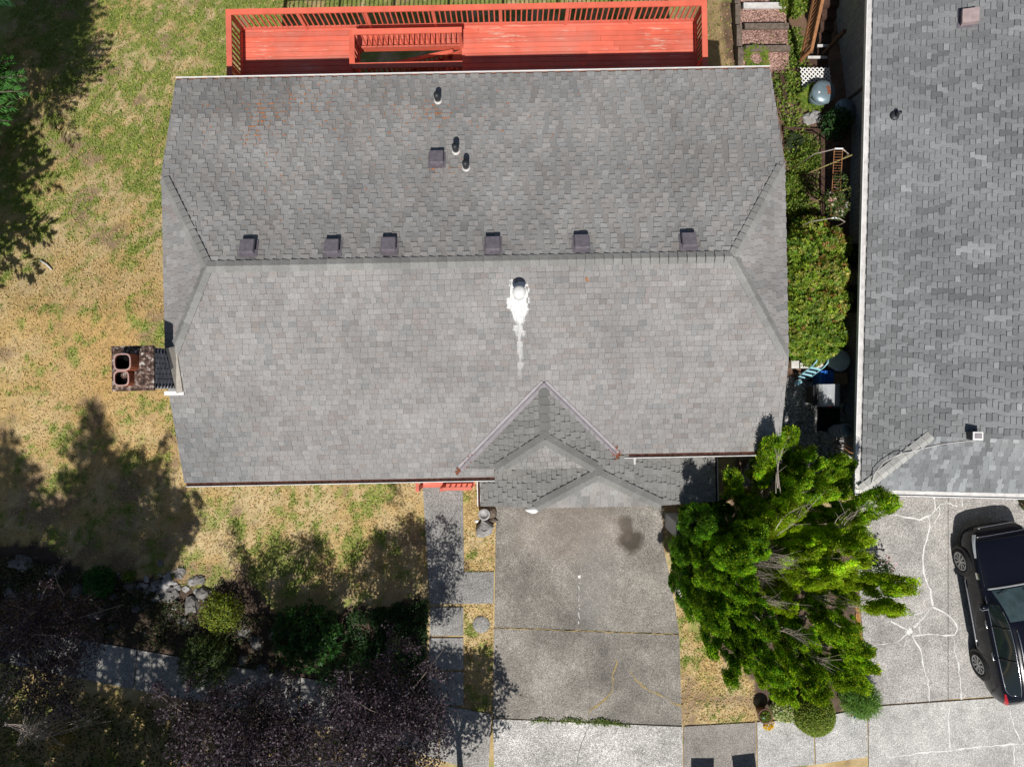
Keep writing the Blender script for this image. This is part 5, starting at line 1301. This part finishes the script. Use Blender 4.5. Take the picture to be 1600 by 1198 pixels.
# ------------------------------------------------------------------ trees
def tree(name, label, base, h, crown_c, crown_r, nleaf, cols, lw, mat, group=None, seed=0, zc=None, bark=None, asp=.6, twigs=3, trunk=.09, sparse=1.5, fill=.36):
    """recursive limbs, leaves along the twigs; crown_c relative to base"""
    rng = random.Random(seed); t = thing(name, base, label, 'tree', group); mb = MB(); tips = []
    cc_ = Vector(crown_c); cr = Vector(crown_r)
    fork = Vector((cc_.x*.35, cc_.y*.35, max(.6, (cc_.z-cr.z)*.85)))
    mb.tube([(0, 0, -.1), fork*.5+Vector((.03, 0, 0)), fork], [trunk*1.25, trunk, trunk*.8], 8)
    for i in range(9):
        d = Vector((rng.gauss(0, 1), rng.gauss(0, 1), rng.gauss(.25, .8))).normalized()
        e_ = cc_+Vector((d.x*cr.x, d.y*cr.y, d.z*cr.z))*rng.uniform(.55, .95)
        m1 = fork.lerp(e_, .5)+Vector((rng.uniform(-.2, .2), rng.uniform(-.2, .2), rng.uniform(0, .25)))
        mb.tube([fork, m1, e_], [trunk*.5, trunk*.33, trunk*.1], 5, cap=False)
        for j in range(6):
            f = rng.uniform(.3, 1); s_ = fork.lerp(m1, f*2) if f < .5 else m1.lerp(e_, f*2-1)
            d2 = ((e_-fork).normalized()*.8+Vector((rng.gauss(0, 1), rng.gauss(0, 1), rng.gauss(.2, .8))).normalized())
            e2 = s_+d2*cr.x*rng.uniform(.25, .55)
            mb.tube([s_, s_.lerp(e2, .5)+Vector((0, 0, .05)), e2], [trunk*.16, trunk*.1, trunk*.04], 4, cap=False)
            for k in range(twigs):
                s3 = s_.lerp(e2, rng.uniform(.3, 1)); e3 = s3+Vector((rng.gauss(0, 1), rng.gauss(0, 1), rng.gauss(.3, .7))).normalized()*cr.x*rng.uniform(.12, .3)
                mb.tube([s3, e3], [trunk*.06, trunk*.025], 3, cap=False); tips.append((s3, e3))
    mb.build('trunk', bark or M_BARK, t)
    T = np.array([[tuple(a), tuple(b)] for a, b in tips]); k = RN.integers(0, len(T), nleaf); f = RN.uniform(.0, 1.15, nleaf)[:, None]
    pos = T[k, 0]*(1-f)+T[k, 1]*f+RN.normal(0, .05*sparse, (nleaf, 3))
    fi = RN.uniform(0, 1, nleaf) < fill; m_ = int(fi.sum()); dv_ = rdir(m_); lump = .72+.5*fbm(dv_[:, 0]*2.2+seed, dv_[:, 1]*2.2+dv_[:, 2]*1.9, 1.3, seed)
    pos[fi] = np.array(tuple(cc_))+dv_*np.array(tuple(cr))*(lump*RN.uniform(.35, 1, m_)**.45)[:, None]
    d = nrm(nrm(T[k, 1]-T[k, 0])*.7+rdir(nleaf)+np.array([0, 0, -.1]))
    leafmesh('crown', leaves(pos, d, nrm(rdir(nleaf)+np.array([0, 0, .8])), RN.uniform(*lw, nleaf), RN.uniform(*lw, nleaf)*asp, pick(cols, nleaf, .3)), mat, t)
    return t
PU = [(.050, .034, .046), (.034, .023, .032), (.085, .06, .078), (.026, .018, .025)]
PG = 'purple leaved plum trees along the sidewalk'
b = G(585, 1075); c = P(590, 1140, 3.9)-b
tree('plum_tree', 'purple leaved plum tree with dense dark crown beside the front path', b, 5, c, (1.85, 1.55, 1.5), 30000, PU, (.05, .085), M_PURP, PG, 3)
b = G(395, 1095); c = P(375, 1150, 3.8)-b
tree('plum_tree', 'purple leaved plum tree in the middle of the three along the sidewalk', b, 5, c, (1.75, 1.25, 1.5), 24000, PU, (.05, .085), M_PURP, PG, 9)
b = Vector((-1.5, -11.7, 0))
tree('plum_tree', 'purple leaved plum tree just below the frame, shading the foot of the path', b, 5, (-.2, 0, 4.3), (1.75, 1.3, 1.6), 13000, PU, (.08, .14), M_PURP, PG, 21)
b = G(75, 985); c = P(50, 1010, 3.3)-b
tree('plum_tree', 'sparse purple plum tree with bare twigs at the left edge', b, 4.4, c, (1.7, 1.5, 1.2), 15000, PU+[(.10, .055, .07)], (.045, .08), M_PURP, PG, 14, bark=M_TWIG)
b = G(40, 1140); bt = thing('bare_shrub', b, 'leafless grey twiggy shrub in the bottom left corner', 'shrub')
for a, c_, n in [((30, 1150), (120, 1100), 10), ((10, 1130), (100, 1170), 9), ((30, 1160), (60, 1090), 8), ((60, 1150), (140, 1115), 8), ((0, 1100), (30, 1040), 6)]:
    twigspray(bt, a, c_, .5, 2.2, n, 14, .012, M_TWIG)
shrub('tan_shrub', 'small sunlit tan leaved plant by the bare twigs bottom left', (105, 1142), .42, .7, 700, [(.30, .22, .07), (.22, .19, .06), (.36, .26, .11)], lw=(.05, .1), lump=.4)
def conifer(label, base, h, z0_, r, n, cols, lw=(.18, .34), group='tall conifers along the left side', seed=1, extra=(), asp=.38):
    rng = random.Random(seed); t = thing('conifer', base, label, 'tree', group)
    mb = MB(); mb.tube([(0, 0, -.2), (0, 0, h*.5), (0, 0, h)], [.22, .14, .02], 8); S = []
    z = z0_
    while z < h-.2:
        f = (z-z0_)/(h-z0_); rr = r*(1-f)**.75+.12; m = max(5, int(9*(1-f)+4))
        for k in range(m):
            a = 6.283*k/m+rng.uniform(-.4, .4); L_ = rr*rng.uniform(.7, 1.15)
            e_ = Vector((math.cos(a)*L_, math.sin(a)*L_, z-L_*.22)); S.append(((0, 0, z), tuple(e_), L_)); mb.tube([(0, 0, z), e_*.5+Vector((0, 0, z*.5+.08)), e_], [.028, .018, .006], 4, cap=False)
        z += .42
    for q in extra:
        e_ = Vector(q)-t.location
        for r_ in (-.25, 0, .25):
            a_ = Vector((e_.x*.55, e_.y*.55+r_*1.2, e_.z+.3)); b_ = e_+Vector((-abs(r_)*1.2, r_*1.6, 0)); S += [(tuple(a_), tuple(b_), 1.2)]; mb.tube([a_, b_], [.012, .004], 4, cap=False)
        mb.tube([(0, 0, e_.z+.6), (e_.x*.6, e_.y*.6, e_.z+.3), e_], [.03, .02, .006], 4, cap=False)
    mb.build('trunk', M_BARK, t)
    A = np.array([s[0] for s in S]); B = np.array([s[1] for s in S]); w_ = np.array([s[2] for s in S]); k = RN.choice(len(S), n, p=w_/w_.sum())
    f = RN.uniform(.12, 1, n)[:, None]; ax = nrm(B[k]-A[k]); sd_ = nrm(np.cross(ax, np.tile([0, 0, 1.], (n, 1))))*RN.choice([-1, 1], n)[:, None]
    pos = A[k]+(B[k]-A[k])*f+sd_*(RN.uniform(0, .45, n)*(1.15-f[:, 0])*w_[k]*.5)[:, None]
    d = nrm(ax*.9+sd_*.8+RN.normal(0, .25, (n, 3)))
    leafmesh('crown', leaves(pos, d, np.tile([0, 0, 1.], (n, 1))+RN.normal(0, .25, (n, 3)), RN.uniform(*lw, n), RN.uniform(*lw, n)*asp, pick(cols, n, .25)), M_LEAF, t)
    return t
FIR = [(.035, .10, .04), (.05, .13, .05), (.025, .075, .03)]
FIRB = [(.07, .21, .05), (.11, .27, .06), (.05, .15, .035)]
conifer('fir tree at the left edge whose bright branch tips poke into the lawn corner', Vector((-16.1, 7.3, gz(-16, 7.3))), 11, 5.0, 3.1, 36000, FIRB, (.11, .20), asp=.2, seed=4, extra=[P(36, 118, 1.6), P(38, 143, 1.8), P(14, 190, 1.5)])
conifer('tall fir left of the lawn, only its shadow falls in view', Vector((-16.9, 2.0, gz(-16, 2.0))), 13.5, 3.8, 2.9, 11000, FIR, seed=5)
conifer('tall fir left of the lawn beside the lawn corner', Vector((-16.4, 10.2, gz(-16, 10.2))), 10.5, 4.0, 3.0, 15000, FIR, (.24, .42), seed=6)
conifer('tall conifer south of the sidewalk with long shadow tip on the lawn', Vector((-12.2, -11.8, 0)), 18, 8.0, 2.0, 5000, FIR, seed=7)
conifer('tall conifer at the far left corner of the street', Vector((-14.7, -11.5, 0)), 16, 8.6, 2.2, 5000, FIR, seed=9)
tree('tall_tree', 'tall narrow leafy tree south of the sidewalk leaning towards the lawn', Vector((-11.3, -12.9, 0)), 12.5, (.4, 2.3, 10.8), (1.75, 1.3, 1.9), 8500, [(.05, .09, .025), (.04, .075, .02)], (.14, .24), M_LEAF, None, 77, trunk=.14)
# broad street trees south of the view, they shade the whole front bed
BLF = [(.05, .09, .025), (.04, .075, .02)]
for i, (x, y, h, rx) in enumerate([(-8.9, -14.4, 8.0, 2.8), (-4.9, -14.4, 7.0, 2.5), (-14.6, -14.6, 7.8, 3.0), (-11.6, -15.4, 7.6, 2.4)]):
    tree('street_tree', ['leafy street tree south of the sidewalk, the middle one', 'leafy street tree south of the sidewalk, nearest the driveway', 'leafy street tree south of the sidewalk, furthest left', 'taller street tree set back behind the left pair'][i], Vector((x, y, 0)), h, (0, 0, h), (rx, 2.4, 2.2), 5000 if i != 2 else 3600, BLF, (.17, .30), M_LEAF, 'street trees south of the sidewalk', 30+i, trunk=.16)

# ------------------------------------------------------------------ grass blades
def grass(name, label, n, x0, x1, y0, y1, keep):
    xs = RN.uniform(x0, x1, n); ys = RN.uniform(y0, y1, n)
    ok = keep(xs, ys); xs, ys = xs[ok], ys[ok]
    c, g = lawncol(xs, ys); m = len(xs)
    bare = fbm(xs, ys, 1.1, 41); ok = (RN.uniform(0, 1, m) < .35+.65*g+.2*(bare < .55)); xs, ys, c, g = xs[ok], ys[ok], c[ok], g[ok]; m = len(xs)
    gm = (RN.uniform(0, 1, m) < g*.9+.03)[:, None]
    col = np.where(gm, pick([(.27, .33, .06), (.19, .27, .045), (.30, .35, .07), (.13, .20, .04)], m, .18), pick([(.56, .42, .20), (.48, .34, .145), (.60, .47, .25), (.43, .31, .14)], m, .14))
    pos = np.stack([xs, ys, ground(xs, ys)+.0], 1)
    d = rdir(m)*np.array([1, 1, .2])+np.array([0, 0, .26])
    o = leafmesh(name, leaves(pos, d, rdir(m)*.5+np.array([0, 0, 1.]), RN.uniform(.05, .11, m)*np.where(gm[:, 0], 1.05, .9), RN.uniform(.012, .03, m), col), M_GRASS)
    tag(o, label, None, None, 'stuff')
def cellkeep(polys, excl=()):
    PP = [[(p.x, p.y) for p in (G(a, b) for a, b in q)] for q in polys]; EE = [[(p.x, p.y) for p in (G(a, b) for a, b in q)] for q in excl]
    def f(x, y):
        r = np.zeros(x.shape, bool)
        for q in PP: r |= inpoly(x, y, q)
        for q in EE: r &= ~inpoly(x, y, q)
        r &= ~inpoly(x, y, BED)
        return r
    return f
grass('lawn_grass', 'patchy half dry lawn grass left of the house and at the front', 150000, -16.5, -1.5, -6.2, 14,
      cellkeep([[(-60, -60), (460, -60), (460, 140), (330, 140), (300, 740), (668, 740), (668, 945), (560, 950), (420, 965), (400, 905), (330, 925), (250, 905), (140, 900), (60, 855), (-60, 870)]]))
grass('strip_grass', 'grass strips beside the front path and along the driveway', 80000, -2.4, 7.5, -11.2, -2.6,
      cellkeep([[(725, 750), (775, 750), (773, 893), (726, 893)], [(725, 944), (771, 944), (769, 1118), (725, 1101)], [(1062, 985), (1110, 990), (1180, 1075), (1182, 1126), (1066, 1131)], [(1230, 1201), (1356, 1183), (1356, 1300), (1230, 1300)], [(1048, 850), (1075, 850), (1090, 960), (1062, 985)]]))
grass('verge_grass', 'shaded verge grass between sidewalk and street at the bottom left', 26000, -16, -1, -13, -8.6,
      cellkeep([[(-60, 1030), (85, 1055), (340, 1105), (600, 1160), (690, 1200), (690, 1260), (-60, 1260)]]))
grass('back_grass', 'dry grass behind the red deck', 9000, -8, 7.5, 9, 13, cellkeep([[(445, -60), (1150, -60), (1152, 112), (1095, 112), (1095, 25), (445, 25)]]))
# ------------------------------------------------------------------ the black car
M_PAINT = plain('black_blue_paint', (.005, .006, .011), .2, .0, .22, .05, 2)
M_PAINT.node_tree.nodes['Principled BSDF'].inputs['Coat Weight'].default_value = .2
M_CGLASS = plain('tinted_glass', (.012, .018, .020), .04, 0, .7, .05, 2)
M_WSCR = plain('windscreen_glass', (.055, .085, .09), .05, 0, .7, .5, 3)
M_CHROME = plain('chrome', (.62, .63, .65), .15, 1.0, .5, .05, 3)
M_TYRE = plain('tyre_rubber', (.02, .02, .021), .85, 0, .2, .3, 12)
M_ALLOY = plain('alloy', (.42, .42, .43), .3, .8, .5, .1, 6)
M_HEAD = plain('headlamp', (.55, .58, .62), .1, .3, .6, .25, 14)
M_TAIL = plain('tail_lamp', (.42, .012, .02), .12, 0, .6, .2, 9)
wf = P(1500, 876, .35); wr = P(1528, 1037, .35); hd_ = (wf-wr); wb = hd_.length; hd_.normalize()
rgt = Vector((hd_.y, -hd_.x, 0)); HWD = .955; FOV = .93
org = wf+rgt*HWD+hd_*FOV; org.z = .03                       # centre of the front bumper
car = thing('parked_car', org, 'black estate car parked on the neighbouring driveway, nose towards the garage', 'car', None, math.atan2(hd_.y, hd_.x)-math.pi/2)
S_ = [0, .06, .18, .40, .85, 1.25, 1.52, 1.95, 2.40, 3.0, 3.6, 4.05, 4.40, 4.65, 4.82, 4.90]
k_ = (FOV+wb+.99)/4.90; S_ = [q*k_ for q in S_]; LN_ = S_[-1]
Wd = [.50, .66, .79, .88, .935, .95, .955, .955, .955, .955, .95, .94, .92, .87, .80, .72]
ZB = [.34, .27, .24, .22, .22, .22, .22, .22, .22, .22, .22, .23, .26, .30, .36, .42]
SHO = [.56, .66, .76, .86, .95, 1.0, 1.03, 1.06, 1.09, 1.12, 1.15, 1.17, 1.18, 1.14, 1.0, .86]
TOP = [.58, .70, .82, .94, 1.04, 1.09, 1.13, 1.40, 1.59, 1.65, 1.64, 1.60, 1.53, 1.33, 1.06, .88]
RW = [.40, .52, .62, .70, .76, .79, .80, .70, .645, .64, .635, .62, .60, .62, .62, .56]
ns = 90; ss = np.concatenate([np.linspace(0, .3, 14)[:-1], np.linspace(.3, LN_-.3, ns-26), np.linspace(LN_-.3, LN_, 14)[1:]])
def ip(a):
    y = np.interp(ss, S_, a); 
    for _ in range(3): y[1:-1] = .25*y[:-2]+.5*y[1:-1]+.25*y[2:]
    return y
w_, zb_, sh_, tp_, rw_ = map(ip, (Wd, ZB, SHO, TOP, RW))
gh = np.clip((ss-1.42*k_)/(.4*k_), 0, 1)*np.clip((4.88*k_-ss)/(.35*k_), 0, 1)   # 1 in the greenhouse
def ring(i):
    w, zb, s, t_, r, g = w_[i], zb_[i], sh_[i], tp_[i], rw_[i], gh[i]
    hz = lambda f: s+(t_-s)*f
    cant = t_-.07
    p6z = hz(.62)*(1-g)+cant*g; p6x = r*(1-g*.0)
    return [(0, zb), (w*.80, zb), (w*.95, zb+.03), (w*.985, zb+.16), (w*1.0, zb+.34*(s-zb)/.8), (w*.992, zb+.52*(s-zb)/.8), (w*.985, s-.13), (w*.962, s-.03), (w*.925, s+.008), (w*.90, s+.02),
            (p6x+(w*.90-p6x)*.5+.012*g, s+.02+(p6z-s-.02)*.5), (p6x, p6z), (p6x*.93, p6z+.035*g+.01*(1-g)), (p6x*.72, hz(.88)*(1-g)+(t_-.018)*g), (p6x*.38, hz(.97)*(1-g)+(t_-.004)*g), (0, t_)]
RI = [ring(i) for i in range(len(ss))]; nr = len(RI[0])
def cv(i, j, side): x, z = RI[i][j]; return (x*side, -float(ss[i]), z)
body = MB(); gl = {'windscreen': MB(), 'side_window': MB(), 'rear_window': MB()}
A_ = lambda s: s*k_
for side in (-1, 1):
    vs_ = [cv(i, j, side) for i in range(len(ss)) for j in range(nr)]
    fb = []; fg = {q: [] for q in gl}
    for i in range(len(ss)-1):
        s = (ss[i]+ss[i+1])/2
        for j in range(nr-1):
            f = (i*nr+j, i*nr+j+1, (i+1)*nr+j+1, (i+1)*nr+j)
            if side > 0: f = f[::-1]
            if j >= 12 and A_(1.60) < s < A_(2.36): fg['windscreen'].append(f)
            elif j >= 12 and A_(4.50) < s < A_(4.74): fg['rear_window'].append(f)
            elif j in (9, 10) and A_(1.95) < s < A_(4.42): fg['side_window'].append(f)
            else: fb.append(f)
    fb.append(tuple(range(nr))[::side]); fb.append(tuple((len(ss)-1)*nr+j for j in range(nr))[::-side])
    body.add(vs_, fb, None, True)
    for q in gl:
        if q == 'side_window': MB().add(vs_, fg[q], None, True).build(q, M_CGLASS, car)
        else: gl[q].add(vs_, fg[q], None, True)
body.build('body', M_PAINT, car); gl['windscreen'].build('windscreen', M_WSCR, car); gl['rear_window'].build('rear_window', M_CGLASS, car)
def sp(s, j, side, off=.006):
    """point on the body at length s and ring position j (float), lifted off"""
    i = float(np.interp(s, ss, np.arange(len(ss)))); i0 = min(int(i), len(ss)-2); f = i-i0; j0 = min(int(j), nr-2); g = j-j0
    q = lambda a, b: Vector(cv(a, b, side))
    p = (q(i0, j0)*(1-f)+q(i0+1, j0)*f)*(1-g)+(q(i0, j0+1)*(1-f)+q(i0+1, j0+1)*f)*g
    du = q(i0+1, j0)-q(i0, j0); dv = q(i0, j0+1)-q(i0, j0); n = du.cross(dv)
    if n.length > 1e-9: n.normalize()
    if n.x*side < 0 or (abs(n.x) < .05 and n.z < 0): n = -n
    return p+n*off
def line(name, pts, r, mat, parent=None): return MB().tube(pts, r, 6).build(name, mat, parent or car)
def patch_(name, s0, s1, j0, j1, side, mat, off=.006, shape=None, n=9, m=6):
    vs_ = []; fs = []
    for a in range(n):
        for b in range(m):
            fs_, fj = a/(n-1), b/(m-1)
            if shape: fs_, fj = shape(fs_, fj)
            vs_.append(sp(s0+(s1-s0)*fs_, j0+(j1-j0)*fj, side, off))
    for a in range(n-1):
        for b in range(m-1): fs.append((a*m+b, a*m+b+1, (a+1)*m+b+1, (a+1)*m+b))
    return MB().add(vs_, fs, None, True).build(name, mat, car)
for side in (-1, 1):
    patch_('headlight', A_(.14), A_(.72), 6.6, 9.6, side, M_HEAD, .007, lambda a, b: (a, .15+b*(.85-.55*a)+a*.35*0))
    patch_('tail_light', A_(4.42), A_(4.86), 6.0, 8.9, side, M_TAIL, .008, lambda a, b: (a, (1-a)*.45+b*(.35+.65*a)*.9))
    patch_('fender_vent', A_(1.12), A_(1.30), 6.3, 7.6, side, M_CHROME, .007)
    line('window_trim', [sp(A_(s), 8.7, side, .008) for s in np.linspace(1.75, 4.30, 22)]+[sp(A_(4.42), 9.5, side, .01), sp(A_(4.40), 10.6, side, .01)], .011, M_CHROME)
    line('window_trim', [sp(A_(s), 11.05, side, .008) for s in np.linspace(2.1, 4.42, 18)], .010, M_CHROME)
    for s in (2.55, 3.42):
        MB().tube([sp(A_(s), j, side, .004) for j in (9, 9.7, 10.4, 11)], .024, 6).build('pillar', M_BLACK, car)
    for s in (1.55, 2.62, 3.52): line('door_gap', [sp(A_(s), j, side, .002) for j in (3, 4, 5, 6, 7, 8)], .005, M_BLACK)
    line('sill_trim', [sp(A_(s), 3.2, side, .012) for s in np.linspace(1.45, 3.35, 12)], .020, M_CHROME)
    for s in (2.42, 3.30): line('door_handle', [sp(A_(s), 6.5, side, .006), sp(A_(s+.04), 6.5, side, .03), sp(A_(s+.20), 6.5, side, .03), sp(A_(s+.24), 6.5, side, .006)], .016, M_CHROME)
    line('roof_rail', [sp(A_(2.55), 12.6, side, .0), sp(A_(2.68), 12.6, side, .04)]+[sp(A_(s), 12.6, side, .045) for s in np.linspace(2.8, 4.1, 8)]+[sp(A_(4.3), 12.6, side, .0)], .019, M_CHROME)
    p = sp(A_(1.98), 9.0, side, .0)
    mr = MB().lathe((0, 0, 0), [(.02, -.085), (.09, -.07), (.115, 0), (.09, .07), (.02, .085)], 14, sx=1.0, sy=.72).build('mirror', M_PAINT, car, p+Vector((side*.15, .0, .05)))
    MB().tube([(0, 0, -.02), (-side*.16, .02, -.05)], .025, 8).build('mirror_arm', M_PAINT, mr); MB().box((0, -.078, 0), (.17, .01, .12)).build('mirror_glass', M_HEAD, mr)
    for s in (FOV, FOV+wb):
        x = HWD*.985*side
        ar = MB(); n = 22
        ar.add([(x*.90, -s+.43*math.cos(a), .35+.43*math.sin(a)) for a in [2*math.pi*k/n for k in range(n)]]+[(x+side*.012, -s+.43*math.cos(a), .35+.43*math.sin(a)) for a in [2*math.pi*k/n for k in range(n)]], [tuple(range(n, 2*n))[::side], tuple(range(n))[::-side]]+[(k, (k+1) % n, n+(k+1) % n, n+k) for k in range(n)])
        ar.build('wheel_arch', M_BLACK, car)
        wh = bpy.data.objects.new('wheel', None); COL.objects.link(wh); wh.parent = car; wh.location = (x+side*.02-side*.11, -s, .35); wh.rotation_euler = (0, rad(90)*side, 0); wh.empty_display_size = .2
        MB().lathe((0, 0, 0), [(.245, .0), (.335, .01), (.362, .04), (.362, .10), (.345, .125), (.30, .132), (.255, .125), (.245, .08), (.245, 0)], 32, cap=False).build('tyre', M_TYRE, wh)
        MB().lathe((0, 0, .0), [(.24, .02), (.24, .07), (.0, .08)], 28).build('brake_disc', M_BLACK, wh)
        rim = MB(); rim.lathe((0, 0, 0), [(.262, .112), (.262, .128), (.235, .130), (.232, .105)], 30, cap=False)
        for k in range(9):
            a = 2*math.pi*k/9
            for d in (-.10, .10): rim.bar((.05*math.cos(a), .05*math.sin(a), .112), (.245*math.cos(a+d), .245*math.sin(a+d), .118), .026, .022)
        rim.lathe((0, 0, .10), [(.07, 0), (.065, .025), (.0, .03)], 14); rim.build('rim', M_ALLOY, wh)
# hood lines, grille edge, wipers, sunroof, rear details
for side in (-1, 1): line('hood_gap', [sp(A_(s), 9.6, side, .002) for s in np.linspace(.35, 1.5, 12)], .006, M_BLACK)
line('front_chrome', [sp(A_(.02), j, -1, .01) for j in (9, 11, 13, 14.9)][::1]+[sp(A_(.02), j, 1, .01) for j in (14.9, 13, 11, 9)], .016, M_CHROME)
line('front_chrome', [sp(A_(.20), j, -1, .004) for j in (9.5, 11, 13, 14.9)]+[sp(A_(.20), j, 1, .004) for j in (14.9, 13, 11, 9.5)], .012, M_CHROME)
line('cowl', [sp(A_(1.54), j, -1, .006) for j in (10.8, 12, 13, 14, 14.9)]+[sp(A_(1.54), j, 1, .006) for j in (14.9, 14, 13, 12, 10.8)], .03, M_GREY)
line('wiper', [sp(A_(1.62), 13.8, -1, .03), sp(A_(1.70), 12.5, -1, .03)], .011, M_BLACK); line('wiper', [sp(A_(1.60), 13.5, 1, .03), sp(A_(1.70), 14.8, 1, .03)], .011, M_BLACK)
vs_ = []; q_ = [sp(A_(s), 14.2, sd_, .006) for s, sd_ in ((2.62, -1), (3.12, -1), (3.12, 1), (2.62, 1))]
MB().add(q_+[q-Vector((0, 0, .01)) for q in q_], [(0, 1, 2, 3), (3, 2, 1, 0)]).build('sunroof', M_CGLASS, car)
line('sunroof_seal', [q+Vector((0, 0, .003)) for q in q_+[q_[0]]], .007, M_GREY)
line('antenna', [sp(A_(4.2), 14.9, 1, .0), sp(A_(4.32), 14.9, 1, .09)], .012, M_BLACK)
